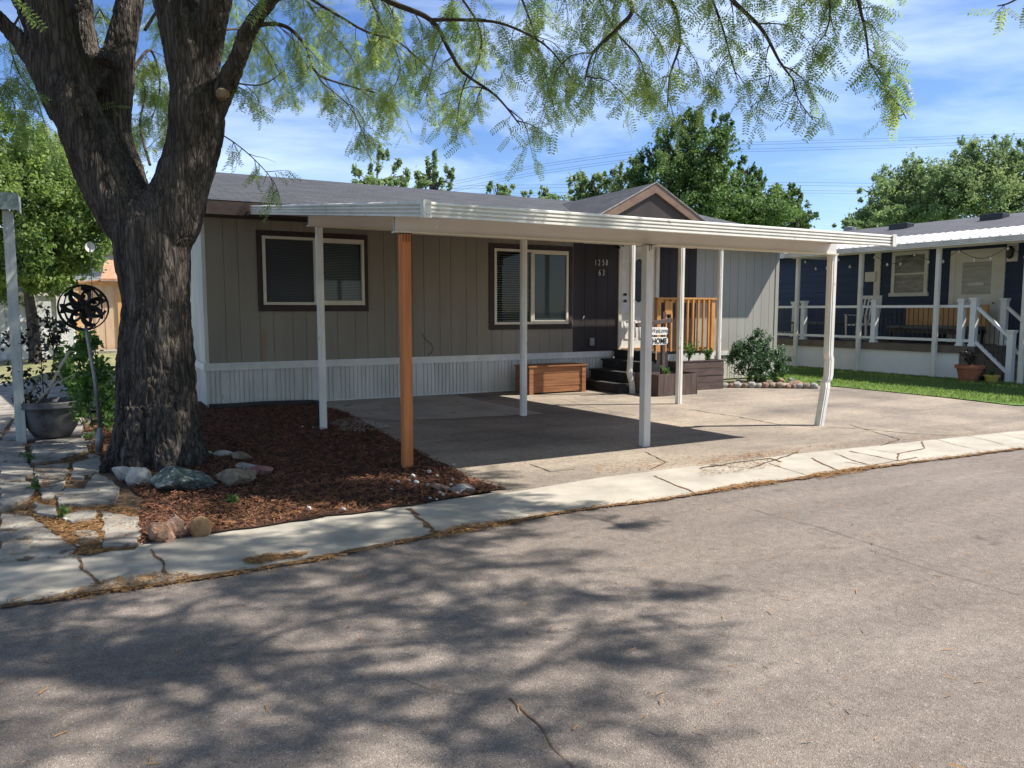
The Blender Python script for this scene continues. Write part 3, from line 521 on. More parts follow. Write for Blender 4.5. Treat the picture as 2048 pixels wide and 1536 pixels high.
# remap uv so courses run along the ridge
for li,l in enumerate(me.loops): p=me.vertices[l.vertex_index].co; me.uv_layers[0].data[li].uv=(p.y,abs(p.x+1.56-gx)*1.12)
b=MB(); s=(az-zb)/hw; t=.17
for sg in (-1,1):
    P=[(gx,gy-.05,az-.012),(gx+sg*hw,gy-.05,zb-.012),(gx+sg*hw,gy-.05,zb-t-.012),(gx,gy-.05,az-t*1.12)]
    if sg>0: P=P[::-1]
    b.prism(P,(0,.03,0))
b.build('gable_rake','gabletrim',o)
b=MB(); b.tube([(gx,gy-.055,az+.004),(gx+hw,gy-.055,zb+.004)],.012,6); b.tube([(gx,gy-.055,az+.004),(gx-hw,gy-.055,zb+.004)],.012,6); b.build('drip_edge','steel',o)
b=MB(); b.prism([(gx-hw+.05,gy+.0,zb-.17),(gx+hw-.05,gy+.0,zb-.17),(gx,gy+.0,az-.05)],(0,.03,0)); b.box(gx-hw+.05,gx+hw-.05,gy+.02,WY,zb-.2,zb-.17); b.build('gable_wall','darkpanel',o)
# ================================================================ CARPORT
CPT=empty('carport',(5.4,8.2,0),'white aluminium flat roof carport on mixed metal and wooden posts over the driveway','carport')
FX0,FX1,FY=2.43,8.31,5.86; BX0,BX1,BY=2.2,8.24,11.98; fz=2.245; sl_=.108
def cz(y): return fz+(y-FY)*sl_
b=MB(); b.prism([(FX0+.03,FY+.02,cz(FY)+.075),(FX1-.03,FY+.02,cz(FY)+.075),(BX1-.03,BY,cz(BY)+.075),(BX0+.03,BY,cz(BY)+.075)],(0,0,.02))
x=FX0+.1
while x<FX1-.1: b.box(x,x+.02,FY+.03,FY+.06,cz(FY)+.095,cz(FY)+.11); i=len(b.v); b.prism([(x,FY+.05,cz(FY+.05)+.096),(x+.02,FY+.05,cz(FY+.05)+.096),(x-.17+.02,BY-.05,cz(BY)+.088),(x-.17,BY-.05,cz(BY)+.088)],(0,0,.03)); x+=.3
x=FX0+.4
b.build('roof_deck','alum',CPT)
prof=[]; z0=0; H_=.13
steps=[(0,0),(-.018,.003),(-.016,.020),(.002,.029),(.002,.034),(-.018,.037),(-.016,.053),(.002,.062),(.002,.067),(-.018,.070),(-.016,.086),(.002,.094),(.002,.099),(-.018,.102),(-.016,.118),(-.004,.124),(.03,.13)]
b=MB(); b.ext([(FY+p,fz+q) for p,q in [(.03,0)]+steps],'x',FX0,FX1); b.build('front_fascia','alum',CPT)
for nm,xa,xb,sg in (('left',FX0,BX0,1),('right',FX1,BX1,-1)):
    b=MB(); b.ext([(xa+sg*p,fz+q) for p,q in [(.05,0)]+steps],'y',FY,BY,(xb-xa,0,cz(BY)-fz)); b.build('side_fascia','alum',CPT)
b=MB(); b.box(FX0-.02,FX0+.035,FY-.03,FY-.0185,fz-.006,fz+.135); b.box(FX0-.032,FX0-.0201,FY-.03,FY+.04,fz-.006,fz+.135); b.build('corner_cap','alum',CPT); b=MB(); b.box(FX1-.035,FX1+.0195,FY-.03,FY-.0185,fz-.006,fz+.135); b.box(FX1+.02,FX1+.03,FY-.03,FY+.04,fz-.006,fz+.135); b.build('corner_cap','alum',CPT)
for z in (.02,.1):
    for x in (FX0-.005,FX0+.02): b=MB(); b.lathe([(.004,-.004),(.004,.004)],(x,FY-.032,fz+z),8); b.build('screw','steel',CPT)
beams=[]
for (y,xa,xb,za,zb) in ((6.75,2.49,8.42,2.205,cz(6.75)+.073),(9.47,2.40,8.30,2.51,cz(9.47)+.073)):
    b=MB(); b.box(xa,xb,y-.03,y-.02,za+.012,zb); b.box(xa,xb,y+.02,y+.03,za+.012,zb); b.box(xa,xb,y-.02,y+.02,zb-.01,zb-.001); b.build('beam','soffit',CPT)
    b=MB(); b.box(xa-.01,xb+.02,y-.05,y+.05,za-.004,za+.0118); b.build('beam_flange','cream',CPT)
c=PY(876,441,6.0); b=MB(); b.box(c.x-.07,c.x+.07,5.93,6.05,fz+.03,fz+.07); b.box(c.x-.02,c.x+.02,5.97,6.01,fz+.0,fz+.03); b.tube([(c.x,5.99,fz),(c.x,5.99,fz-.03),(c.x-.02,5.99,fz-.07)],.004,5); b.build('ceiling_fixture','white',CPT)
def metal_post(x,y,zt,kink=None,w=.075,parent=CPT,zb=0):
    """ribbed square aluminium post; kink = list of (z, dx, dy)"""
    pf=[]; h=w/2
    def side(a,bv):
        a=Vector(a);bv=Vector(bv); n_=Vector((a.y-bv.y,bv.x-a.x)).normalized()*-.006
        return [a, a.lerp(bv,.28), a.lerp(bv,.34)-n_*-1, a.lerp(bv,.66)-n_*-1, a.lerp(bv,.72)]
    C4=[(-h,-h),(h,-h),(h,h),(-h,h)]
    for k in range(4): pf+=side(C4[k],C4[(k+1)%4])
    lv=kink or [(zb,0,0),(zt,0,0)]; b=MB(); n=len(pf)
    for (z,dx,dy) in lv: b.v+=[(x+dx+p.x,y+dy+p.y,z) for p in pf]
    for k in range(len(lv)-1):
        for j in range(n): a=k*n; b.f.append((a+j,a+(j+1)%n,a+n+(j+1)%n,a+n+j))
    b.f.append(tuple(range(n))[::-1]); b.f.append(tuple((len(lv)-1)*n+j for j in range(n)))
    o=b.build('post','alum',parent); return o
metal_post(2.53,9.5,2.505); metal_post(5.38,9.45,2.505); metal_post(8.24,9.45,2.505)
metal_post(8.42,6.78,2.2,[(0,-.13,0),(.5,-.035,0),(.56,-.03,.01),(.60,.0,.0),(.66,.015,0),(.86,.02,0),(.92,.0,0),(1.2,0,0),(2.2,.0,0)],.085)
b=MB(); b.box(2.54,2.63,6.71,6.80,0,2.195); o=b.build('wooden_post','cedar',CPT,bevel=.004); tag(o,'orange brown stained square timber post')
b=MB()
for x in (2.556,2.585,2.614): b.box(x-.002,x+.002,6.704,6.712,2.12,2.205)
b.box(2.53,2.64,6.70,6.81,2.1955,2.2005); b.build('bracket','black',o)
b=MB(); b.box(5.29,5.38,6.62,6.71,0,2.195,Matrix.Translation((5.33,6.66,0))@Matrix.Rotation(.0,4,'Z')@Matrix.Translation((-5.33,-6.66,0))); o=b.build('wooden_post','greypost',CPT,bevel=.004); tag(o,'chipped pale grey painted square timber post')
b=MB(); b.box(5.29,5.41,6.60,6.72,2.196,2.2005); b.box(5.32,5.324,6.612,6.619,2.13,2.2); b.box(5.35,5.354,6.612,6.619,2.15,2.2); b.build('bracket','black',o)
# ================================================================ PORCH
AW=empty('porch_awning',(9.5,11.1,0),'small white awning on two metal posts over the front steps','awning')
b=MB(); b.box(8.10,10.72,11.0,11.995,2.725,2.785); b.build('awning_roof','alum',AW); b=MB(); b.box(8.42,10.70,11.02,11.08,2.65,2.724); b.build('beam','soffit',AW)
o=metal_post(8.50,11.04,2.65,[(0,.045,0),(.18,.03,0),(.36,-.03,0),(.5,-.02,0),(.9,.0,0),(2.65,0,0)],.075,AW); tag(o,'white metal post buckled near its foot')
metal_post(10.62,11.07,2.65,None,.07,AW,.5)
PO=empty('porch',(9.9,12,0),'dark painted wooden porch with four steps and cedar railing at the front door','porch')
b=MB()
for k,(x,z) in enumerate(((8.26,.18),(8.54,.365),(8.82,.55),(9.10,.72))):
    b=MB(); x2=x+.31 if k<3 else 9.4; b.box(x,x2,11.12,12.42,z-.035,z); b.box(x+.03,x+.05,11.14,12.4,(z-.18)+.001,z-.036); b.build('step','stepdark',PO,bevel=.003)
b=MB(); b.prism([(8.27,11.10,0),(9.4,11.10,0),(9.4,11.10,.68),(9.13,11.10,.68),(9.13,11.10,.51),(8.85,11.10,.51),(8.85,11.10,.325),(8.57,11.10,.325),(8.57,11.10,.14),(8.29,11.10,.14)],(0,.018,0)); b.build('stringer','stepdark',PO)
b=MB(); y=11.46
while y<12.45: b.box(9.4,10.86,y,y+.13,.665,.70); y+=.138
b.box(9.42,10.84,11.48,12.4,.5,.66); b.build('landing','oldbrown',PO)
b=MB(); b.box(9.41,9.43,11.13,11.46,0,.70); b.box(9.43,10.86,11.44,11.4595,.0,.42); b.build('landing_skirt','stepdark',PO); b=MB(); b.box(9.43,10.86,11.43,11.4455,.5,.66); b.build('white_fascia','skirt',PO)
RL=MB(); RL.box(9.40,10.89,11.40,11.53,1.70,1.735); R1=RL.build('railing','cedarrail',PO,bevel=.003)
b=MB(); b.box(9.48,10.80,11.44,11.48,1.64,1.70); b.build('top_rail','cedarrail',R1,bevel=.003); b=MB(); b.box(9.48,10.80,11.44,11.48,.735,.775); b.build('bottom_rail','cedarrail',R1,bevel=.003)
for x in (9.44,10.80): b=MB(); b.box(x-.0445,x+.0445,11.42,11.509,.70,1.70); b.build('corner_post','cedarrail',R1,bevel=.003)
for k in range(9):
    x=9.60+k*.134; b=MB(); b.prism([(x-.018,11.402,.75),(x+.018,11.402,.75),(x+.018,11.438,.70),(x-.018,11.438,.70)],(0,0,.0)) if 0 else b.box(x-.019,x+.019,11.402,11.44,.71,1.69); b.build('baluster','cedarrail',R1,bevel=.002)
b=MB(); b.box(9.56,9.72,11.385,11.40,1.42,1.66); b.build('cedar_plate','cedarrail',R1)
# planters of weathered boards
def planter(x0,x1,y0,y1,h,horizontal,name,label):
    e=empty('planter_box',((x0+x1)/2,(y0+y1)/2,0),label,'planter'); rr=random.Random(int(x0*10)); b=MB()
    if horizontal:
        n=4
        for k in range(n):
            z0,z1=h*k/n,h*(k+1)/n-.005; dz=.0; o_=rr.uniform(0,.012)
            b.box(x0,x1,y0-o_,y0+.02,z0,z1); b.box(x0-o_,x0+.02,y0+.021,y1,z0,z1); b.box(x1-.02,x1+o_,y0+.021,y1,z0,z1)
        m='oldbrown'
    else:
        x=x0
        while x<x1-.02:
            w=min(.125,x1-x); b.box(x+.003,x+w-.003,y0-rr.uniform(0,.008),y0+.02,0,h-rr.uniform(0,.018)); x+=w
        y=y0+.03
        while y<y1: b.box(x0-rr.uniform(0,.006),x0+.02,y,y+.12,0,h-rr.uniform(0,.015)); b.box(x1-.02,x1,y,y+.12,0,h); y+=.125
        m='oldbrownv'
    b.box(x0+.02,x1-.02,y1-.02,y1,0,h-.02); b.build('boards',m,e,bevel=.002)
    b=MB(); b.box(x0+.021,x1-.021,y0+.021,y1-.021,h-.09,h-.06); b.build('soil','soil',e)
    b=MB(); b.box(x0-.01,x1+.01,y0-.015,y0+.03,h+.001,h+.012) if horizontal else None
    if horizontal: 
        b.box(x0-.01,x0+.04,y0+.031,y1,h+.001,h+.012); b.box(x1-.04,x1+.01,y0+.031,y1,h+.001,h+.012); b.build('cap','oldbrown',e)
    return e
planter(8.60,9.50,10.40,11.0,.39,False,'a','low planter of upright brown boards with peeling paint at porch foot'); planter(9.53,10.60,10.90,11.39,.545,True,'b','taller planter of horizontal brown boards below the porch railing')
# welcome sign
SG=empty('sign_stand',(9.04,10.82,.3),'brown wooden gallows stand with two hanging white plaques beside the steps','sign')
b=MB(); b.box(9.01,9.075,10.79,10.85,.3,1.47); b.build('post','oldbrown',SG,bevel=.003); b=MB(); b.bar((8.40,10.765,1.235),(9.20,10.765,1.32),.05,.075); b.build('arm','oldbrown',SG,bevel=.003)
def plaque(x0,x1,z0,z1,txt,sz,zt,sh,bold,xs):
    r=(z1-z0)*.4; P=[]
    for cx,cz_,a0 in ((x1-r,z1-r,0),(x0+r,z1-r,90),(x0+r,z0+r,180),(x1-r,z0+r,270)):
        for k in range(6): a=math.radians(a0+k*18); P.append((cx+r*math.cos(a),10.735,cz_+r*math.sin(a)))
    b=MB(); b.prism(P,(0,.015,0)); o=b.build('plaque','plaque',SG); o['_w']=tuple(SG['_w'])
    text_mesh(txt,sz,'lettering','ink',o,((x0+x1)/2,10.732,zt),xs,.002,sh,bold).parent=o
    for x in (x0+.1,x1-.1): b=MB(); b.tube([(x,10.745,z1-.01),(x,10.75,z1+.03)],.003,5); b.build('chain','steel',o)
plaque(8.70,9.085,1.06,1.195,'Welcome',.115,1.10,.35,-.001,.88); plaque(8.70,9.085,.885,1.02,'HOME',.135,.908,0,.003,.86)
b=MB(); b.box(8.82,8.84,10.74,10.752,.62,.88); b.build('hanging_strip','cedarrail',SG)
# wooden storage chest
c0,c1=G(1040,786),G(1160,781); CX0,CX1,CY0=6.78,7.98,11.72
CHS=empty('storage_chest',((CX0+CX1)/2,CY0+.25,0),'long low orange brown wooden storage chest against the white skirting','chest')
b=MB()
for k in range(4): b.box(CX0+.02,CX1-.02,CY0-.012*(k%2)*.3,CY0+.02,.03+k*.115,.03+(k+1)*.115-.004); b.box(CX0,CX0+.02,CY0+.021,CY0+.48,.03+k*.115,.03+(k+1)*.115-.004); b.box(CX1-.02,CX1,CY0+.021,CY0+.48,.03+k*.115,.03+(k+1)*.115-.004)
b.box(CX0+.02,CX1-.02,CY0+.46,CY0+.48,.03,.48); b.build('box','chest',CHS,bevel=.002)
for x in (CX0,CX1-.085): b=MB(); b.box(x,x+.085,CY0-.022,CY0-.005,.0,.485); b.build('corner_board','chest',CHS,bevel=.002)
b=MB(); b.box(CX0-.02,CX1+.02,CY0-.035,CY0+.50,.488,.515); b.build('lid','chest',CHS,bevel=.003)
def sprig(name,label,c,r,h,n,size,mat,seed,cat='plant',group=None):
    rr=random.Random(seed); e=empty(name,tuple(c),label,cat,group); b=MB(); P=[];c=Vector(c)
    for k in range(max(4,n//14)):
        d=Vector((rr.uniform(-r,r),rr.uniform(-r,r),h*rr.uniform(.6,1.1))); m=c+Vector((d.x*.3,d.y*.3,d.z*.6)); b.tube([c,m,c+d],[.005,.004,.002],4)
        for j in range(14): t=rr.uniform(.25,1); q=(c.lerp(m,t*2) if t<.5 else m.lerp(c+d,t*2-1)); P.append((q.x+rr.uniform(-.03,.03),q.y+rr.uniform(-.03,.03),q.z+rr.uniform(-.02,.02)))
    b.build('stem','twig',e); P=np.array(P); m=len(P); t=np.array([(0,0,0),(.5,.25,.06),(1,0,0),(.5,-.25,.06)]); V,F=inst(t,np.array([[0,1,2,3]]),rand_rot(m,NR.uniform(.6,1.3,m)*size),P); mesh_np('leaves',V,F,mat,e); return e
# ================================================================ rocks
def rock(name,px,py,wpx,hpx,mat,label,seed,group=None,dep=.8,z=0,rough=.25,cat='rock',sub=4,flat=None):
    """rock whose lowest visible point is at (px,py), wpx wide, hpx tall in photo pixels"""
    c=G(px,py,z); D=(c-CP).dot(FW); s=D/FPX; w,h=wpx*s/2,hpx*s/2*1.05; d=w*dep
    import bmesh
    bm=bmesh.new(); bmesh.ops.create_icosphere(bm,subdivisions=sub,radius=1); off=Vector((seed*3.1,seed*1.7,seed*.9))
    fwd=Vector((FW.x,FW.y,0)).normalized()
    for v in bm.verts:
        p=v.co.copy(); p=Vector([math.copysign(abs(c_)**(.72 if rough>.18 else 1),c_) for c_ in p]); n=noise.noise(p*1.1+off)*rough*1.6+noise.noise(p*2.6+off)*rough*.5+noise.noise(p*7+off)*rough*.14
        p*=1+n
        if rough>.18:
            for k in range(9):
                nn=Vector((math.sin(seed*5+k*2.1),math.cos(seed*3+k*1.7),.9*math.sin(seed+k*1.3))).normalized(); dd=p.dot(nn)-.62+.12*math.sin(k*seed)
                if dd>0: p-=nn*dd*.93
        p+=p.normalized()*noise.noise(p*14+off)*.035*(rough>.1); p.z=max(p.z,-.8); v.co=p
    mn=[min(v.co[i] for v in bm.verts) for i in range(3)]; mxx=[max(v.co[i] for v in bm.verts) for i in range(3)]
    for v in bm.verts: p=Vector([(v.co[i]-mn[i])/(mxx[i]-mn[i])*2-1 for i in range(3)]); v.co=RT*(p.x*w)+fwd*(p.y*d)+Vector((0,0,p.z*h+h*.80))
    me=bpy.data.meshes.new(name); bm.to_mesh(me); bm.free(); me.materials.append(RK[mat]); me.polygons.foreach_set('use_smooth',[rough<.18]*len(me.polygons))
    o=bpy.data.objects.new(name,me); COL.objects.link(o); o.location=c+fwd*d*.8+Vector((0,0,z)); return tag(o,label,cat,group)
rock('boulder',350,990,136,56,'green','long dark green boulder with white veins in front of tree trunk',1,sub=4,dep=.55,rough=.2)
rock('rock',246,965,52,32,'white','angular pale grey rock at left foot of the trunk',2,dep=.7,rough=.28)
rock('rock',272,974,50,40,'white','smooth rounded whitish rock touching the green boulder',3,dep=.8,rough=.12,sub=4)
rock('rock',460,976,92,38,'tan','flat brown lichen covered rock right of the green boulder',4,dep=.7,rough=.3,sub=4)
rock('rock',515,955,46,26,'red','reddish rock at the right end of the stone ring',5,dep=.9,rough=.2,sub=4)
rock('rock',490,943,50,14,'grey','thin grey slab rock leaning behind the reddish rock',6,dep=.8)
rock('rock',440,916,42,14,'white','flat oval pale rock behind the trunk in the mulch',7,rough=.1,sub=4)
rock('rock',480,924,38,22,'tan','small yellowish lumpy rock at the back of stone ring',8,rough=.3)
rock('rock',412,912,20,10,'white','smallest pale rock half hidden by right root of trunk',9,rough=.1)
rock('rock',313,1088,60,44,'orange','pointed orange pink rock by the gutter, leftmost of three',10,rough=.5,sub=4)
rock('rock',352,1078,50,52,'rust','tall craggy rusty rock in the middle of three by gutter',11,rough=.55,sub=4)
rock('cobblestone',396,1075,42,42,'cobble','smooth round orange brown cobblestone beside rusty rock',12,rough=.05,sub=4)
rock('rock',517,803,76,26,'orange','tan humped rock lying against the white skirting',13,rough=.25,sub=4,dep=.5)
rock('rock',186,922,22,14,'grey','small grey stone at the foot of spinner pole',14)
rock('concrete_chunk',925,990,52,22,'grey','broken grey concrete chunk at corner of the mulch bed',15,rough=.3,dep=.6,cat='concrete chunk')
rock('rock',880,985,42,18,'rust','dark brown rock beside the broken concrete chunk',16,rough=.3)
for k,(x,y,w) in enumerate(((797,969,8),(826,958,10),(832,972,12),(856,976,9),(858,950,10),(818,966,7),(874,957,7),(902,975,7),(905,964,6),(908,934,6),(915,992,8),(886,995,8),(880,990,6),(860,1002,7),(617,1024,11),(686,1026,11),(783,984,6),(873,1004,5))):
    rock('white_pebble',x,y,w,w*.7,'white','small white pebble lying on dark mulch or beside it',30+k,'white pebbles near the wooden post',sub=1,z=.015,cat='pebble')
for k,(x,y,w) in enumerate(((275,1005-32,6),(129,1046,8),(268,1052,6),(202,1090,5),(155,1099,7),(605,858,5),(643,860,5),(626,859,4))):
    rock('white_pebble',x,y,w,w*.7,'white','tiny white pebble on the left side paving or mulch',60+k,'tiny white pebbles at the left',sub=1,z=.02,cat='pebble')
RR=random.Random(9); x=1450
desc=['first from the planter','second from the planter','third from the planter','fourth from the planter','fifth from the planter','sixth, below the shrub','seventh, below the shrub','eighth, below the shrub','ninth, below the shrub','tenth, right of the shrub','eleventh, right of the shrub','twelfth, right of the shrub','thirteenth, near the lawn','last before the lawn']
for k in range(14):
    w=RR.uniform(13,20); rock('edging_rock',x,776+(x-1450)*.012,w,w*.72,RR.choice(('grey','rust','grey','tan')),'rounded river rock of the shrub edging row, '+desc[k],80+k,'river rocks edging the shrub bed',sub=3,rough=.15); x+=w*.82
for k,(x,y,w,h,m,l) in enumerate(((1600,775,34,14,'rust','flat reddish slab rock at the lawn corner by the shrub'),(1540,768,16,9,'tan','tan stone behind the river rock row under shrub'),(1565,766,18,10,'rust','rusty stone behind the river rock row near shrub'),(1585,764,16,9,'grey','grey stone behind the flat reddish slab by shrub'),(1480,766,14,9,'grey','dark stone against skirting left of the shrub'),(1640,768,14,8,'tan','small tan stone lying in the lawn edge by bent post'))):
    rock('rock',x,y,w,h,m,l,110+k)
for k,(x,y,h,l) in enumerate(((62,925,.14,'small green weed in the joint of the paving near left edge'),(128,1038,.08,'low weed in the orange litter between paving pieces'),(72,985,.10,'weed tuft beside the large rough paving slab'),(180,885,.12,'weed tuft at the paving edge by the spinner pole'),(465,1010,.05,'tiny green seedling in the mulch near the gutter'))):
    g_=G(x,y); sprig('weed',l,(g_.x,g_.y,.01),h*.7,h,56,.035,'vineleaf',40+k,'weed')
# black bed edging
b=MB(); pts=[(1.55,12.3),(1.8,12.22),(2.3,12.28),(2.7,12.2),(3.05,12.1),(3.15,11.9)]; 
for i in range(len(pts)-1): b.bar((*pts[i],.045),(*pts[i+1],.045),.02,.09)
tag(b.build('bed_edging','black'),'black plastic edging strip between mulch and white skirting','edging')
# gravel patch
P=scatter(gp((655,845),(700,838),(770,850),(780,856),(730,866),(680,864)),900); n=len(P); bm_v=np.array([(1,0,0),(-1,0,0),(0,1,0),(0,-1,0),(0,0,.7),(0,0,-.7)])*.012; bm_f=np.array([[0,2,4],[2,1,4],[1,3,4],[3,0,4],[2,0,5],[1,2,5],[3,1,5],[0,3,5]])
MAT['gravel']=M('gravel',(.25,.21,.17),(.5,.44,.37),40,.9); V,F=inst(bm_v,bm_f,rand_rot(n,NR.uniform(.5,1.4,n)),np.c_[P,np.full(n,.018)]); tag(mesh_np('gravel',V,F,'gravel'),'small patch of pale gravel between mulch and carport slab','gravel',kind='stuff')
# ================================================================ BIG TREE
TD=7.55; TB=G(315,928); TB.z=0
TREE=empty('honey_locust',tuple(TB),'massive dark trunked forking shade tree at left with feathery leaves overhanging the street','tree')
def T(x,y,D=TD): return PD(x,y,D)
S=TD/FPX
def limb(b,ks,n=16):
    """ks: (px,py,D,halfwidth px). Catmull-Rom through them"""
    P=[T(k[0],k[1],k[2]) for k in ks]; Rr=[k[3]*k[2]/FPX for k in ks]; pts=[];rad=[]
    for i in range(len(P)-1):
        p0,p1,p2,p3=P[max(0,i-1)],P[i],P[i+1],P[min(len(P)-1,i+2)]
        for k in range(8):
            t=k/8; pts.append(.5*((2*p1)+(-p0+p2)*t+(2*p0-5*p1+4*p2-p3)*t*t+(-p0+3*p1-3*p2+p3)*t**3)); rad.append(Rr[i]*(1-t)+Rr[i+1]*t)
    pts.append(P[-1]); rad.append(Rr[-1]); b.tube(pts,rad,n); return pts,rad
b=MB()
limb(b,[(317,960,TD,112),(317,925,TD,96),(317,895,TD,86),(316,850,TD,79),(314,780,TD,75),(314,700,TD,71),(313,600,TD,65),(306,520,TD,71),(302,465,TD,74),(300,430,TD,62),(298,405,TD,44)])
LST=limb(b,[(312,500,TD,55),(262,430,TD,64),(215,360,TD-.05,55),(180,290,TD-.1,50),(152,220,TD-.1,48),(128,140,TD-.1,46),(108,60,TD-.15,45),(97,0,TD-.2,44),(70,-160,TD-.3,40),(40,-350,TD-.4,33),(-20,-600,TD-.3,24)])
limb(b,[(200,190,TD+.1,26),(178,110,TD+.15,22),(163,0,TD+.3,20),(150,-150,TD+.6,18),(130,-400,TD+1,14)])
limb(b,[(270,440,TD+.2,40),(248,340,TD+.25,36),(228,250,TD+.25,32),(232,160,TD+.25,34),(247,70,TD+.3,28),(262,0,TD+.35,25),(290,-150,TD+.6,22),(330,-400,TD+1.2,16)])
limb(b,[(215,140,TD+.1,30),(235,110,TD+.25,28)])
RST=limb(b,[(305,510,TD,55),(338,440,TD,64),(362,370,TD,54),(385,300,TD,52),(395,230,TD-.05,54),(392,170,TD-.05,50),(375,90,TD-.1,48),(352,0,TD-.1,46),(320,-160,TD-.2,40),(310,-400,TD-.3,30),(330,-650,TD-.3,20)])
limb(b,[(398,170,TD-.05,38),(412,90,TD-.1,33),(432,0,TD-.2,30),(470,-150,TD-.4,26),(540,-320,TD-.7,22)])
limb(b,[(415,235,TD-.05,34),(445,185,TD-.1,24),(470,130,TD-.2,19),(495,65,TD-.3,17),(535,5,TD-.4,17),(600,-70,TD-.5,14),(700,-140,TD-.6,12)])
limb(b,[(130,230,TD-.1,30),(95,165,TD-.15,25),(50,95,TD-.2,20),(5,45,TD-.3,16),(-80,-30,TD-.5,13),(-250,-120,TD-.8,10)])
limb(b,[(105,160,TD+.1,18),(72,90,TD+.1,15),(45,20,TD+.1,14),(0,-80,TD+.2,12),(-60,-200,TD+.5,9)])
# root flares
for (dx,dy,l) in ((-.42,-.15,.1),(-.3,-.35,.1),(.05,-.5,.08),(.33,-.28,.11),(.40,.05,.1),(-.3,.45,.1),(.3,.4,.1)):
    b.tube([(TB.x+dx*.35,TB.y+dy*.35,.55),(TB.x+dx*.62,TB.y+dy*.62,.22),(TB.x+dx*.95,TB.y+dy*.95,.05),(TB.x+dx*1.3,TB.y+dy*1.3,-.05)],[.2,.17,.1,.04],10)
tmp=b.build('tmp','bark'); rm=tmp.modifiers.new('r','REMESH'); rm.mode='VOXEL'; rm.voxel_size=.013; sm=tmp.modifiers.new('s','SMOOTH'); sm.iterations=14; sm.factor=.6
dg=bpy.context.evaluated_depsgraph_get(); dg.update(); me=bpy.data.meshes.new_from_object(tmp.evaluated_get(dg)); bpy.data.objects.remove(tmp)
n=len(me.vertices); co=np.empty(n*3,np.float32); me.vertices.foreach_get('co',co); no=np.empty(n*3,np.float32); me.vertices.foreach_get('normal',no); co=co.reshape(-1,3); no=no.reshape(-1,3); dsp=np.empty(n)
for i in range(n):
    x,y,z=map(float,co[i]); wv=noise.noise((x*3,y*3,z*1.2))*.05
    a=noise.noise(((x+wv)*24,(y+wv)*24,z*3.0)); a=min(abs(a),abs(noise.noise(((x-wv)*15+5,(y+wv)*15,z*2.2+3)))*1.3); c_=noise.noise((x*40,y*40,z*6)); e=noise.noise((x*4+9,y*4,z*1.5))
    amp=min(1,.35+max(0,1.9-z)*.5); dsp[i]=(-.032*(1-min(1,abs(a)*4.2))*amp+.006*c_+.02*e)
co+=no*dsp[:,None].astype(np.float32); org=np.array(TB,dtype=np.float32); co-=org; me.vertices.foreach_set('co',co.ravel()); me.update()
me.materials.clear(); me.materials.append(MAT['bigbark']); o=bpy.data.objects.new('trunk',me); COL.objects.link(o); o.parent=TREE; me.polygons.foreach_set('use_smooth',[True]*len(me.polygons))
TR=o; TR['_w']=tuple(TB)
b=MB(); c=T(454,188,TD-.32); d=(CP-c).normalized(); d=(d+Vector((.5,0,.1))).normalized(); u=Vector((0,0,1)); b.tube([c-d*.10,c-d*.01,c+d*.004],[.06,.034,.022],14); b.build('cut_stub','wound',TR,smooth=True)
# boughs and leaves ------------------------------------------------
RB=random.Random(21); BR=MB(); FP=[];FD=[]
def spline(P,n=8):
    out=[]
    for i in range(len(P)-1):
        p0,p1,p2,p3=P[max(0,i-1)],P[i],P[i+1],P[min(len(P)-1,i+2)]
        for k in range(n): t=k/n; out.append(.5*((2*p1)+(-p0+p2)*t+(2*p0-5*p1+4*p2-p3)*t*t+(-p0+3*p1-3*p2+p3)*t**3))
    out.append(P[-1]); return out
def wiggle(p,d,L,n,droop,wig=.25):
    pts=[p.copy()]; d=d.normalized()
    for k in range(n):
        d=(d+Vector((RB.uniform(-wig,wig),RB.uniform(-wig,wig),RB.uniform(-wig,wig)-droop))).normalized(); pts.append(pts[-1]+d*(L/n))
    return pts,d
def fronds(pts,start=.3,gap=.055,dens=1.):
    for i in range(len(pts)-1):
        a,c=pts[i],pts[i+1]; 
        if i/(len(pts)-1)<start: continue
        m=max(1,int((c-a).length/gap)); 
        for k in range(m):
            if RB.random()>dens: continue
            p=a.lerp(c,(k+RB.random())/m); d=(c-a).normalized(); s_=Vector((RB.uniform(-1,1),RB.uniform(-1,1),RB.uniform(-.9,.3))).normalized()
            FP.append(p); FD.append((d*.5+s_*.9+Vector((0,0,-.25))).normalized())
def twigs(path,r0,spacing,L,dens,lvl=1,droop=.18,start=.15,bare=.25,updn=0):
    tot=0; nxt=0; ln=sum((path[i+1]-path[i]).length for i in range(len(path)-1))
    for i in range(len(path)-1):
        seg=(path[i+1]-path[i]); d=seg.normalized(); tot+=seg.length
        if tot<start*ln: continue
        nxt-=seg.length
        while nxt<0:
            nxt+=spacing*RB.uniform(.6,1.4); side=Vector((RB.uniform(-1,1),RB.uniform(-1,1),RB.uniform(-.8,.45))).normalized(); side=(side-d*side.dot(d)*.4).normalized()
            l=L*RB.uniform(.5,1.3); pts,dd=wiggle(path[i].lerp(path[i+1],RB.random()),d*.55+side,l,6,droop)
            rr_=r0*.55; BR.tube(pts,[rr_*(1-k/7.5) for k in range(7)],5,cap=False)
            if lvl>0: twigs(pts,rr_*.6,spacing*.42,L*.42,dens,lvl-1,droop*1.1,.12,bare)
            if lvl==0 or RB.random()<.4:
                if RB.random()>bare: fronds(pts,.25 if lvl else .05,.042,dens)
    return
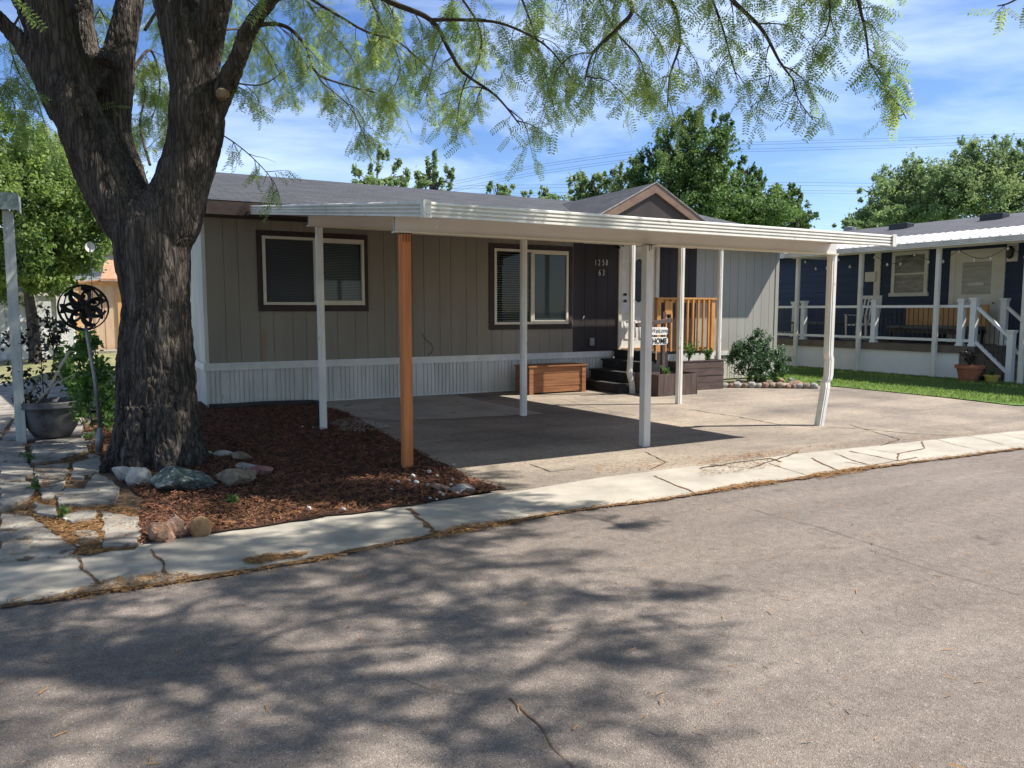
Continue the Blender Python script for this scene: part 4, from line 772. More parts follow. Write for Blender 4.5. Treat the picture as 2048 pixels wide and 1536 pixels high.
def bough(P,r0,r1,spacing=.24,L=.8,dens=.85,lvl=1,start=.1,droop=.18,bare=.25):
    spacing*=.74; bare*=.8
    pts=spline(P); n=len(pts); BR.tube(pts,[r0+(r1-r0)*k/(n-1) for k in range(n)],7,cap=False); twigs(pts,max(.008,(r0+r1)/2*.5) if r0<.03 else .012,spacing,L,dens,lvl,droop,start,bare)
def bpx(ks): return [T(*k) for k in ks]
# visible boughs (photo pixel, distance)
bough(bpx([(600,-70,TD-.5),(690,-60,7.1),(773,0,7.0),(861,40,6.9),(901,105,6.9),(927,145,6.9),(993,193,6.9),(1040,250,6.9)]),.035,.006,.22,.55,.8,1,.3,bare=.4)
bough(bpx([(861,40,6.9),(930,40,6.8),(1006,48,6.7),(1090,90,6.6),(1140,150,6.6)]),.018,.005,.22,.5,.8)
bough(bpx([(535,5,TD-.4),(600,-10,7.2),(646,13,7.2),(730,62,7.2),(795,83,7.1),(860,140,7.1)]),.02,.005,.2,.5,.85)
bough(bpx([(500,60,TD-.3),(532,48,7.4),(575,55,7.5),(611,92,7.5),(633,145,7.5),(681,167,7.5),(750,185,7.5)]),.025,.006,.2,.5,.8)
bough(bpx([(633,145,7.5),(645,165,7.5),(700,215,7.4),(735,285,7.4)]),.008,.003,.16,.3,.4,1,bare=.6)
bough(bpx([(440,160,TD-.2),(520,170,7.5),(570,140,7.6)]),.01,.003,.2,.3,.6)
bough(bpx([(700,-140,TD-.6),(900,-150,6.7),(1100,-120,6.4),(1257,0,6.3),(1235,57,6.3),(1187,105,6.3),(1170,160,6.3)]),.035,.006,.22,.6,.85,1,.2)
bough(bpx([(1100,-120,6.4),(1250,-100,6.2),(1340,0,6.1),(1360,80,6.1),(1340,150,6.1),(1335,215,6.1)]),.02,.005,.21,.4,.85)
bough(bpx([(1100,-160,6.4),(1300,-150,6.1),(1420,-60,6.0),(1465,0,6.0),(1523,58,6.0),(1560,124,6.0),(1585,157,6.0)]),.03,.006,.2,.42,.95,1,.35,bare=.2)
bough(bpx([(1585,157,6.0),(1597,199,6.0),(1626,240,6.0)]),.006,.003,.09,.14,1,0,0,.1,0)
bough(bpx([(1540,150,6.0),(1530,190,6.0),(1500,215,6.0)]),.005,.003,.08,.16,1,0,0,.1,0)
bough(bpx([(1300,-150,6.1),(1550,-120,5.9),(1690,-40,5.8),(1726,41,5.8),(1738,124,5.8)]),.025,.006,.19,.36,.95,1,.4,bare=.2)
bough(bpx([(1738,124,5.8),(1771,178,5.8),(1800,215,5.8),(1813,238,5.8)]),.005,.003,.08,.15,1,0,0,.1,0)
bough(bpx([(1550,-120,5.9),(1640,-60,5.9),(1660,20,5.9),(1650,70,5.9)]),.012,.005,.19,.3,.9,1,bare=.2)
bough(bpx([(1020,-60,6.8),(1060,40,6.9),(1080,110,6.9),(1100,190,6.9)]),.012,.004,.17,.4,.9)
bough(bpx([(1180,-40,6.6),(1230,60,6.6),(1280,120,6.6),(1300,200,6.6)]),.012,.004,.17,.4,.8)
bough(bpx([(1400,-60,6.3),(1440,40,6.2),(1460,110,6.2),(1475,160,6.2)]),.012,.004,.2,.3,.85)
bough(bpx([(880,-60,7.3),(960,60,7.4),(940,160,7.5),(880,190,7.5)]),.014,.004,.17,.42,.9)
bough(bpx([(700,-90,7.6),(760,40,7.7),(800,130,7.8),(780,190,7.8)]),.014,.004,.17,.45,.9)
bough(bpx([(560,-80,8.2),(640,40,8.6),(700,110,8.8),(720,170,8.8)]),.014,.004,.18,.45,.9)
bough(bpx([(445,270,TD),(475,290,7.6),(510,320,7.6),(545,360,7.6),(560,395,7.6)]),.007,.003,.1,.22,1,0,.1,.12,.1)
bough(bpx([(2200,-200,5.2),(2120,-60,5.3),(2030,0,5.4),(1995,12,5.5)]),.012,.004,.2,.16,.9,1)
# left side and behind the forks
bough(bpx([(45,20,TD+.1),(20,80,7.9),(40,150,8.0),(70,190,8.1),(90,250,8.1)]),.012,.004,.18,.4,.7)
bough(bpx([(5,45,TD-.3),(-60,60,7.2),(-30,140,7.2),(20,180,7.2)]),.012,.004,.18,.4,.8)
bough(bpx([(260,150,8.2),(300,100,8.6),(320,170,8.8),(300,250,8.9)]),.02,.005,.17,.45,.9)
bough(bpx([(300,330,8.0),(280,250,8.2),(290,180,8.6),(260,120,9)]),.015,.005,.2,.4,.9)
bough(bpx([(268,330,7.9),(262,290,7.9),(240,250,7.8),(222,225,7.7)]),.008,.003,.1,.2,1,0,0,.1,0)
bough(bpx([(350,120,9),(450,60,9.4),(520,80,9.8),(560,150,10)]),.02,.005,.2,.5,.9)
bough(bpx([(180,60,8.2),(200,20,8.6),(215,60,8.8)]),.01,.004,.2,.4,.8)
bough(bpx([(290,60,9.2),(350,-20,9.6),(440,-40,10),(520,20,10.3),(600,90,10.4)]),.02,.005,.2,.55,.9)
# upper canopy: clusters grown outward from the stem tops, each tied to the nearest branch already there
NVIS=len(FP)
sdx,sdy=SUN.x/SUN.z,SUN.y/SUN.z
def over(x,y,h): return Vector((x+sdx*h,y+sdy*h,h))
SHADE=[[(-5,-3.5),(.2,-3.5),(.55,1.2),(1.0,1.9),(1.25,2.5),(2.2,2.75),(2.1,3.3),(1.9,3.7),(2.3,4.1),(2.8,5.0),(2.8,5.7),(2.6,6.0),(2.6,12.6),(-5,12.6)]]
C_=[]
for (x,y) in [q_ for q_ in np.vstack([scatter(SHADE[0],330),scatter([(-5,1),(1.5,1),(1.5,4.6),(2.5,5),(2.5,12),(-5,12)],90)]) if not (-1.1<q_[0]<1.0 and 7.6<q_[1]<9.1)]:
    for t in range(30):
        h=RB.uniform(4.4,8.6); p=over(x,y,h); D=(p-CP).dot(FW); 
        if p.z>CH+.47*D+.35 and p.y<14: C_.append(p); break
C_=[c for k,c in enumerate(C_)]
nodes=[T(97,-60,TD-.2),T(70,-200,TD-.3),T(320,-160,TD-.2),T(310,-300,TD-.3),T(470,-200,TD-.4),T(290,-200,TD+.6),T(600,-90,TD-.5),T(700,-140,TD-.6),T(-80,-60,TD-.5),T(1100,-150,6.4),T(900,-150,6.7)]
root=Vector((TB.x,TB.y,4.5)); C_.sort(key=lambda c:(c-root).length)
for c in C_:
    nb=min(nodes,key=lambda q:(q-c).length+.25*(q-root).length); L0=(c-nb).length
    if L0<.25: continue
    m=nb.lerp(c,.5)+Vector((RB.uniform(-.12,.12),RB.uniform(-.12,.12),.14))*L0; pts=spline([nb,m,c],6); r=.015+.007*L0
    BR.tube(pts,[r*(1-.45*k/(len(pts)-1)) for k in range(len(pts))],6,cap=False); nodes+=[m,c]; twigs(pts+[c+(c-m).normalized()*.5],.011,.25,.58,.95,1,.10,.45,.05)
NTOP=len(FP)-NVIS
BR.build('branches','twig',TREE)
# feather leaf template
tv=[];tf=[]
Lr=.15; npair=8
tv+=[(0,-.0012,0),(0,.0012,0),(Lr,.0008,0),(Lr,-.0008,0)]; tf.append((0,1,2,3))
for k in range(npair):
    x=.018+k*(Lr-.02)/npair; l=.028*(1-.35*abs(k/npair-.45)); w=.0085
    for sg in (-1,1):
        i=len(tv); z=-.006*((k%2)); tv+=[(x,0,0),(x+l*.25+w*.5,sg*l*.5,z+.003),(x+l*.3,sg*l,z-.004),(x+l*.25-w*.6,sg*l*.55,z+.002)]; tf.append((i,i+1,i+2,i+3))
n=len(FP); D_=np.array([tuple(d) for d in FD]); U=NR.normal(size=(n,3))*.6+np.array([0,0,1.]); Yv=np.cross(U,D_); Yv/=np.linalg.norm(Yv,axis=1)[:,None]+1e-9; Zv=np.cross(D_,Yv)
SZ=NR.uniform(.85,1.4,n); SZ[NVIS:]=NR.uniform(1.2,1.9,n-NVIS); Rm=np.stack([D_,Yv,Zv],2)*SZ[:,None,None]; V,F=inst(tv,np.array(tf),Rm,np.array([tuple(p) for p in FP]))
CRN=mesh_np('crown',V,F,'leaf',TREE); print('fronds',n,'faces',len(F))
# ================================================================ generic leafy tree
def leafy(name,label,cat,base,trunk_h,tr,blobs,nleaf,size,mat,group=None,seed=0,gap=.0,shape=None,upright=0):
    rr=random.Random(seed); base=Vector(base); e=empty(name,tuple(base),label,cat,group)
    b=MB(); top=base+Vector((rr.uniform(-.2,.2),rr.uniform(-.2,.2),trunk_h)); mid=base.lerp(top,.5)+Vector((rr.uniform(-.1,.1),rr.uniform(-.1,.1),0))*tr*5
    b.tube([base-Vector((0,0,.1)),base+Vector((0,0,.2)),mid,top],[tr*1.3,tr,tr*.85,tr*.6],9)
    for (c,r) in blobs:
        c=Vector(c); m=top.lerp(c,.5)+Vector((rr.uniform(-.2,.2),rr.uniform(-.2,.2),rr.uniform(-.1,.2)))*r[0]; b.tube([top-Vector((0,0,trunk_h*.15)),m,c],[tr*.45,tr*.28,tr*.1],6)
        for k in range(5):
            d=Vector((rr.uniform(-1,1)*r[0],rr.uniform(-1,1)*r[1],rr.uniform(-.6,1)*r[2]))*.75; b.tube([m.lerp(c,rr.random()),c+d*.6,c+d],[tr*.14,tr*.09,tr*.03],5)
    b.build('trunk','bark' if tr>.06 else 'twig',e)
    vol=np.array([r[0]*r[1]+r[1]*r[2]+r[0]*r[2] for c,r in blobs]); cnt=(vol/vol.sum()*nleaf).astype(int); PP=[]
    for (c,r),m in zip(blobs,cnt):
        # clumps: small sub-clusters near the blob's surface
        k=max(8,m//70); d=NR.normal(size=(k,3)); d/=np.linalg.norm(d,axis=1)[:,None]; rad=NR.uniform(.3,1.45,k)**.6; cc=d*rad[:,None]
        idx=NR.randint(0,k,m); s=NR.uniform(.05,.19,k)[idx]; P=cc[idx]+NR.normal(size=(m,3))*s[:,None]*np.array([.8,.8,1.15]); P=P*np.array(r)+np.array(c); PP.append(P)
    P=np.vstack(PP); n=len(P); sc=NR.uniform(.6,1.4,n)*size
    t=shape or [(0,0,0),(.5,.28,.06),(1,0,0),(.5,-.28,.06)]; t=np.array(t)-np.array([.5,0,0]); V,F=inst(t,np.array([list(range(len(t)))]),rand_rot(n,sc),P)
    mesh_np('crown',V,F,mat,e); return e
def blobs_px(lst,D): 
    out=[]
    for (x,y,rx,ry) in lst:
        c=PD(x,y,D+R.uniform(-.06,.06)*D*.4); s=D/FPX; out.append((tuple(c),(rx*s,rx*s,ry*s)))
    return out
def gbase(x,D): p=PD(x,620,D); return (p.x,p.y,0)
# bright tree at the left, behind the forks
leafy('shade_tree','bright green leafy tree behind the left driveway, above white barn doors','tree',gbase(66,21.5),2.6,.17,blobs_px([(100,540,40,36),(150,455,60,55),(20,560,50,40),(20,290,70,60),(90,330,80,60),(170,400,90,80),(60,420,90,80),(165,475,60,50),(110,500,80,60),(30,520,60,50),(-60,400,80,110),(100,560,46,24),(60,560,60,22)],21.5),66000,.115,'bgleaf',seed=1)
leafy('shade_tree','bright green tree seen between the big trunk and the shed','tree',gbase(240,36),3,.2,blobs_px([(200,420,90,70),(260,450,80,60),(160,350,70,70),(330,450,60,50),(225,500,50,34)],36),26000,.17,'bgleaf',seed=2)
# trees behind the home
leafy('maple_tree','pale green treetop left above the roof ridge, with several upright leaders','tree',gbase(758,34),7,.14,blobs_px([(730,358,26,22),(762,338,20,34),(800,352,22,24),(745,375,34,22),(790,380,36,18)],34),3600,.17,'bgpale','trees behind the home',seed=3)
leafy('maple_tree','pale green treetop with one tall tip, second from left above the ridge','tree',gbase(866,34),7,.13,blobs_px([(862,350,16,40),(895,362,18,24),(840,375,22,20),(875,385,38,18)],34),3200,.17,'bgpale','trees behind the home',seed=4)
leafy('poplar_tree','small pale green treetop in the gap between maple tops and dark trees','tree',gbase(1000,36),6,.12,blobs_px([(990,372,18,16),(1012,385,20,14),(1000,400,34,14)],36),1500,.17,'bgpale','trees behind the home',seed=5)
leafy('poplar_tree','low row-end green treetop just left of entry gable','tree',gbase(1080,38),6,.12,blobs_px([(1055,392,14,12),(1085,385,12,18),(1108,395,16,14),(1080,410,50,12)],38),1700,.17,'bgpale','trees behind the home',seed=6)
leafy('elm_tree','medium green tree rising left of the gable apex','tree',gbase(1200,38),6,.2,blobs_px([(1160,375,20,26),(1190,372,24,24),(1228,368,24,26),(1180,400,50,24),(1250,370,30,40)],38),9000,.15,'bgmid','trees behind the home',seed=7)
leafy('elm_tree','tallest dark green tree directly behind the entry gable','tree',gbase(1375,36),7,.32,blobs_px([(1383,256,24,34),(1440,264,24,30),(1412,300,50,40),(1345,296,34,38),(1288,330,22,36),(1322,350,46,36),(1395,350,60,40),(1442,372,30,34),(1400,412,96,40),(1270,372,26,30)],36),42000,.155,'bgdark','trees behind the home',seed=8)
leafy('elm_tree','dark green tree right of tallest one, with stepped outline','tree',gbase(1500,38),6,.26,blobs_px([(1492,342,17,26),(1518,366,18,28),(1478,385,34,30),(1510,400,50,28),(1545,408,28,28),(1500,430,70,26)],38),18000,.15,'bgdark','trees behind the home',seed=9)
leafy('arborvitae','dense narrow dark evergreen at right end of the dark trees','tree',gbase(1585,40),6,.2,blobs_px([(1562,406,22,30),(1590,402,20,28),(1575,440,46,26),(1602,432,18,22)],40),12000,.14,'bgdark','trees behind the home',seed=10)
# trees behind the blue home
leafy('willow_tree','broad pale green tree left of centre behind the navy home','tree',gbase(1800,50),7,.4,blobs_px([(1770,400,50,38),(1820,370,56,44),(1745,435,40,24),(1860,400,70,60),(1800,440,80,30)],50),32000,.19,'bgpale','trees behind the navy home',seed=11)
leafy('ash_tree','tall green tree at the right edge behind the navy home','tree',gbase(1980,48),7,.4,blobs_px([(1950,320,44,40),(1920,360,54,44),(1990,340,52,44),(2040,330,40,50),(1970,400,80,60),(2050,400,60,60),(1900,400,50,50),(2100,350,50,60)],48),38000,.19,'bgmid','trees behind the navy home',seed=12)
leafy('juniper_tree','low green treetop just above the left end of the navy home roof','tree',gbase(1710,46),5,.15,blobs_px([(1700,452,26,12),(1730,448,24,12)],46),1500,.2,'bgmid','trees behind the navy home',seed=13)
# shrub by the lawn
c=G(1540,768); leafy('shrub','dark green rounded shrub between white skirting and the lawn','shrub',(12.35,11.75,0),.25,.03,[((12.3,11.75,.5),(.44,.4,.36)),((12.0,11.8,.60),(.25,.28,.26)),((12.7,11.7,.42),(.36,.3,.32)),((12.35,11.8,.80),(.30,.26,.22)),((12.1,11.5,.3),(.34,.2,.24)),((12.55,11.6,.22),(.4,.25,.2))],12000,.045,'bushleaf',seed=14)
# plants in the porch planters
sprig('potted_plant','small bright green sprout at the left end of low planter',(8.95,10.6,.33),.10,.16,70,.06,'vineleaf',1)
sprig('potted_plant','leafy green plant seen through cedar railing above tall planter',(9.95,11.15,.50),.16,.45,160,.06,'vineleaf',2)
sprig('potted_plant','pale green plant at right corner of the tall planter',(10.50,11.22,.50),.12,.28,150,.06,'vineleaf',3)
# ================================================================ NEIGHBOUR RIGHT (navy)
NX=18.4; NHM=empty('navy_home',(NX,10,0),'navy blue sided home with cream door and window and dark shingle roof','mobile home')
b=MB(); z=.05
while z<3.15: b.prism([(NX,2,z),(NX-.018,2,z),(NX-.004,2,z+.15),(NX,2,z+.15)],(0,15.6,0)); z+=.15
b.box(NX,NX+7,2,17.6,0,3.2); b.build('wall','navy',NHM)
b=MB(); uv=[]; roofplane(b,uv,[(NX-.35,17.8,3.18),(NX-.35,1.5,3.18),(22.2,1.5,4.12),(22.2,17.8,4.12)]); roofplane(b,uv,[(26,1.5,3.18),(26,17.8,3.18),(22.2,17.8,4.12),(22.2,1.5,4.12)]); NR_=build_uv(b,uv,'roof','shingle2',NHM)
b=MB(); b.quad((NX,17.61,3.15),(25.5,17.61,3.15),(22.2,17.61,4.05)); b.box(NX-.36,NX-.33,1.5,17.8,3.02,3.17); b.build('eave','white',NR_)
for (x,y) in ((1806,452),(1992,434)):
    p=PX(x,y,21.4); b=MB(); b.box(21.15,21.5,p.y-.3,p.y+.3,3.85,4.05); b.build('roof_vent','black',NR_,bevel=.02)
p=PX(1700,452,22.6); b=MB(); b.lathe([(.1,3.9),(.1,4.15),(.2,4.16),(.2,4.26),(.02,4.30)],(22.6,p.y,0),12); b.build('vent_pipe','steel',NR_)
a=PX(1787,505,NX); c=PX(1855,592,NX)
y0,y1,z0,z1=c.y,a.y,c.z,a.z
b=MB(); t=.09; b.box(NX-.05,NX,y0,y1,z1-t,z1); b.box(NX-.07,NX,y0-.04,y1+.04,z0,z0+t); b.box(NX-.049,NX,y0,y0+t,z0+t,z1-t); b.box(NX-.049,NX,y1-t,y1,z0+t,z1-t); b.box(NX-.045,NX,y0+t,y1-t,(z0+z1)/2-.02,(z0+z1)/2+.02)
o=b.build('window','trimcream',NHM); b=MB(); b.box(NX-.03,NX-.02,y0+t,y1-t,z0+t,z1-t); b.build('pane',M('pane_lace',(.1,.11,.11),(.26,.27,.25),3,.15,spec=.6,stretch=(1,1,4)),o)
p=PX(1758,505,NX); b=MB(); b.box(NX-.04,NX,p.y-.09,p.y+.09,.75,3.0); b.build('corner_board','trimcream',NHM)
p=PX(1740,554,NX); b=MB(); b.box(NX-.08,NX,p.y-.22,p.y+.1,p.z-.13,p.z+.13); b.build('meter_box','trimcream',NHM,bevel=.01)
a=PX(1905,492,NX); c=PX(2003,680,NX); b=MB(); y0,y1,z1,z0=c.y,a.y,2.92,.72; b.box(NX-.05,NX,y0,y0+.12,z0,z1); b.box(NX-.05,NX,y1-.12,y1,z0,z1); b.box(NX-.05,NX,y0+.12,y1-.12,z1-.12,z1); b.box(NX-.03,NX,y0+.12,y1-.12,z0,z1-.12)
o=b.build('door','trimcream',NHM); b=MB(); b.box(NX-.036,NX-.031,y0+.3,y1-.3,z0+1.15,z1-.3); b.build('pane',M('pane_blind',(.3,.32,.3),(.45,.46,.42),2,.2,spec=.5,stretch=(1,1,8)),o)
b=MB(); b.box(NX-.06,NX-.038,y0+.45,y1-.45,z0+1.35,z0+1.42); b.build('door_sign','white',o); b=MB(); b.lathe([(.02,0),(.03,.01),(.01,.03)],(NX-.07,y0+.2,1.65),8); b.build('handle','black',o)
p=PX(2026,505,NX); b=MB(); b.box(NX-.03,NX,p.y-.12,p.y+.12,p.z-.2,p.z+.2); o=b.build('wall_lamp','trimcream',NHM); b=MB(); b.lathe([(.03,-.14),(.07,-.1),(.09,.08),(.03,.14)],(NX-.12,p.y,p.z),8); b.build('lantern','black',o)
# porch awning and posts
NA=empty('patio_awning',(16.4,11.5,0),'long white ribbed patio awning on slim posts in front of the navy home','awning')
b=MB(); b.prism([(16.15,4,2.97),(NX-.3,4,3.32),(NX-.3,14.45,3.32),(16.15,14.45,2.97)],(0,0,.02)); y=4
while y<14.4: b.prism([(16.15,y,2.991),(16.15,y+.05,2.991),(NX-.3,y+.05,3.341),(NX-.3,y,3.341)],(0,0,.014)); y+=.2
b.build('awning_roof','alum',NA)
b=MB(); b.ext([(16.2,2.86)]+[(16.13+p,2.86+q) for p,q in steps],'y',3.98,14.48); b.box(16.14,NX-.3,14.46,14.48,2.86,2.98); b.build('fascia','alum',NA); b=MB(); b.box(16.35,16.45,4,14.4,2.84,2.96); b.build('beam','alum',NA)
for y in (14.25,12.36,10.43,8.60,6.4): metal_post(16.40,y,2.85,None,.085,NA)
# string lights
SLT=empty('string_lights',(16.3,11.5,2.8),'string of small round bulbs hung along the patio awning','string lights'); b=MB(); pts=[];bul=[]
y=14.2
while y>9.0:
    for k in range(6): pts.append((16.6,y-k*.17,2.80-.22*math.sin(math.pi*k/6)))
    y-=1.02
b.tube(pts,.006,4); b.build('cable','black',SLT); 
for k,p in enumerate(pts[::2]): b=MB(); b.lathe([(.008,0),(.022,-.03),(.028,-.055),(.006,-.085)],p,8); b.build('bulb','bulb',SLT,smooth=True)
# deck with railing
ND=empty('deck',(17.2,12,0),'raised patio deck with brown edge, white skirt and white railing with black balusters','deck')
b=MB(); b.box(16.55,NX-.02,9.65,16.4,.60,.72); b.box(16.53,16.5495,9.63,16.4,.56,.725); b.box(16.56,NX-.03,9.66,9.95,0,.599); b.build('floor','deck',ND); b=MB(); b.box(16.57,16.6,9.97,16.3,0,.56); b.build('skirt','vinyl',ND)
def npost(x,y,z0,h):
    b=MB(); b.box(x-.06,x+.06,y-.06,y+.06,z0,z0+h); b.box(x-.075,x+.075,y-.075,y+.075,z0,z0+.05); b.prism([(x-.06,y-.06,z0+h-.03),(x+.06,y-.06,z0+h-.03),(x+.06,y+.06,z0+h-.03),(x-.06,y+.06,z0+h-.03)],(0,0,.001))
    o=b.build('post','vinyl',ND,bevel=.004); b=MB(); b.lathe([(.085*1.1,0),(.10*1.15,.05),(.10*1.15,.07)],(x,y,z0+h),4); b.v=[tuple(Matrix.Translation((x,y,0))@Matrix.Rotation(math.pi/4,4,'Z')@Matrix.Translation((-x,-y,0))@Vector(v)) for v in b.v]; b.build('post_cap','vinyl',o); return o
for y in (15.9,14.2,12.10,9.99): npost(16.62,y,.72,.95)
npost(16.62,9.72,.72,.97); npost(17.75,9.72,.72,.97); npost(16.62,8.93,.0,1.02); npost(17.75,8.93,.0,1.02); npost(18.2,15.9,.72,.95); npost(17.4,15.9,.72,.95)
def rail(a,c,h0=.10,h1=.84,nb=True):
    a=Vector(a);c=Vector(c); b=MB(); b.bar(a+Vector((0,0,h1)),c+Vector((0,0,h1)),.07,.06); b.build('top_rail','vinyl',ND); b=MB(); b.bar(a+Vector((0,0,h0)),c+Vector((0,0,h0)),.06,.06); b.build('bottom_rail','vinyl',ND)
    n=int((c-a).length/.115); b=MB()
    for k in range(1,n): p=a.lerp(c,k/n); b.tube([p+Vector((0,0,h0)),p+Vector((0,0,h1))],.009,6)
    b.build('balusters','black',ND)
rail((16.62,15.84,.74),(16.62,14.26,.74)); rail((16.62,14.14,.74),(16.62,12.16,.74)); rail((16.62,12.04,.74),(16.62,10.05,.74)); rail((16.62,9.93,.74),(16.62,9.78,.74)); rail((16.7,15.9,.74),(18.2,15.9,.74))
rail((16.62,9.66,.72),(16.62,8.99,.12)); rail((17.75,9.66,.72),(17.75,8.99,.12)); 
b=MB()
for k in range(4): b.box(16.69,17.68,8.9+k*.19,9.11+k*.19,0,.15+k*.145)
b.build('stairs','deck',ND)
# patio furniture
RC=empty('rocking_chair',(17.2,12.9,.725),'white slatted rocking chair on the patio deck','chair')
for k in range(6): b=MB(); x=17.42; y=12.62+k*.105; b.bar((17.36,y,1.14),(17.52,y,1.80),.045,.015); b.build('back_slat','white',RC)
b=MB(); b.bar((17.53,12.58,1.82),(17.53,13.19,1.82),.03,.09); b.build('back_rail','white',RC); b=MB(); b.bar((17.36,12.58,1.14),(17.36,13.19,1.14),.03,.05); b.build('back_rail','white',RC); b=MB(); b.box(16.92,17.38,12.6,13.17,1.11,1.14); b.build('seat','white',RC)
for y in (12.6,13.17):
    b=MB(); b.bar((17.0,y,.80),(16.96,y,1.36),.04); b.bar((17.36,y,.80),(17.54,y,1.84),.04); b.bar((16.9,y,1.38),(17.44,y,1.36),.07,.02); b.build('side_frame','white',RC); b=MB(); b.tube([(16.75,y,.80),(17.0,y,.75),(17.3,y,.75),(17.7,y,.83)],.018,6); b.build('rocker','white',RC)
BN=empty('patio_bench',(17.6,11.2,.725),'brown wooden patio bench with grey cushion on the deck','bench')
b=MB(); b.box(17.95,18.02,10.2,12.2,1.0,1.62); b.build('backrest','shedtrim',BN,bevel=.01); b=MB(); b.box(17.2,17.95,10.2,12.2,1.05,1.13); b.build('cushion','pot',BN,bevel=.02); b=MB(); b.box(17.25,17.95,10.2,12.2,.95,1.045); b.build('seat','black',BN)
for y in (10.25,12.1):
    for x in (17.25,17.9): b=MB(); b.box(x,x+.05,y,y+.05,.725,.95); b.build('leg','black',BN)
TBL=empty('patio_table',(17.2,14.2,.725),'low dark grey patio table left of the rocking chair','table'); b=MB(); b.box(16.9,17.6,13.6,14.9,1.12,1.18); b.build('tabletop','pot',TBL,bevel=.01)
for x in (16.95,17.5):
    for y in (13.65,14.8): b=MB(); b.box(x,x+.05,y,y+.05,.725,1.12); b.build('leg','pot',TBL)
def pot(name,label,c,r,h,mat,cat='flower pot'):
    e=empty(name,c,label,cat); b=MB(); b.lathe([(r*.68,0),(r*.95,h*.82),(r*1.08,h*.82),(r*1.08,h),(r*.92,h),(r*.88,h*.88),(.01,h*.86)],c,20); b.build('pot_body',mat,e,smooth=False); return e
p=PX(1938,758,16.2); pot('flower_pot','large terracotta pot standing on the lawn beside the deck stairs',(p.x,p.y,.01),.26,.34,'terra'); sprig('potted_plant','dark leafy plant growing in the terracotta pot',(p.x,p.y,.3),.24,.34,90,.08,'plumleaf',5)
p=PX(1983,764,16.25); pot('flower_pot','small ribbed yellow pot right of the terracotta pot',(p.x,p.y,.01),.14,.16,'yellow'); sprig('potted_plant','tiny sprig in the yellow pot',(p.x,p.y,.15),.06,.12,30,.05,'vineleaf',6)
p=PX(1957,761,16.3); pot('flower_pot','black shallow pot between the terracotta and yellow pots',(p.x,p.y,.01),.12,.12,'black')
# ================================================================ LEFT SIDE
LA=empty('side_awning',(-.7,10.2,0),'grey green edged awning corner on a peeling white post at left edge','awning')
b=MB(); b.box(-4,-.62,10.05,10.5,2.66,2.74); b.build('awning_roof','steel',LA); b=MB(); b.box(-4,-.60,10.02,10.05,2.58,2.76); b.box(-.62,-.60,10.05,10.5,2.58,2.76); b.build('fascia',M('awning_edge',(.2,.26,.25),(.3,.36,.34),5,.6),LA)
b=MB(); pr=[]; x=-4
while x<-.85: pr+=[(x,10.3),(x+.03,10.3),(x+.035,10.31),(x+.045,10.31)]; x+=.05
b.box(-4,-.84,10.3,10.33,2.1,2.58); b.build('siding_panel','cream',LA)
b=MB(); b.box(-.76,-.66,10.14,10.24,0,2.58); b.build('post',M('peeling_post',(.42,.46,.44),(.58,.62,.6),5,.7,.4,40,(4,4,.5),c3=(.25,.22,.18),s3=9,t3=.64),LA,bevel=.004)
# big planter pot
pc=G(93,884); PT=empty('planter_pot',(pc.x+.06,pc.y+.16,.035),'large glazed grey round planter pot on the broken path','planter pot')
b=MB(); c=Vector(PT['_w']); b.lathe([(.15,0),(.19,.015),(.255,.12),(.30,.28),(.315,.345),(.34,.35),(.345,.37),(.335,.385),(.345,.41),(.34,.425),(.31,.425),(.30,.37),(.01,.36)],c,40); b.build('pot_body','pot',PT,smooth=True)
b=MB(); b.lathe([(.30,.375),(.01,.39)],c,20); b.build('soil','soil',PT)
def bushy(name,label,cat,stems,mat,size,dens,seed,shape=None,stemmat='twig',r=.006):
    rr=random.Random(seed); e=empty(name,tuple(stems[0][0]),label,cat); b=MB(); P=[]
    for st in stems:
        pts=spline([Vector(p) for p in st],5); b.tube(pts,[r*(1-.6*k/len(pts)) for k in range(len(pts))],5)
        for i in range(len(pts)//4,len(pts)-1):
            for k in range(dens): q=pts[i].lerp(pts[i+1],rr.random()); P.append((q.x+rr.gauss(0,.045),q.y+rr.gauss(0,.045),q.z+rr.gauss(0,.04)))
    b.build('stem',stemmat,e); P=np.array(P); n=len(P); t=np.array(shape or [(0,0,0),(.45,.3,.05),(1,0,0),(.45,-.3,.05)]); V,F=inst(t,np.array([list(range(len(t)))]),rand_rot(n,NR.uniform(.6,1.3,n)*size),P); mesh_np('leaves',V,F,mat,e); return e
DP=8.7
def q(x,y,D=DP): return tuple(PD(x,y,D))
bushy('young_tree','dark leaved sapling growing in the grey planter pot','plant',[[q(88,808),q(84,740),q(78,690),q(70,640)],[q(88,808),q(104,760),q(108,700),q(100,650)],[q(86,808),q(70,770),q(40,740),q(12,760)],[q(84,690),q(60,680),q(30,672),q(8,682)],[q(104,700),q(112,680),q(118,660),q(120,645)],[q(88,808),q(60,800),q(35,805)],[q(90,700),q(100,660),q(98,620)]],'plumleaf',.065,8,31)
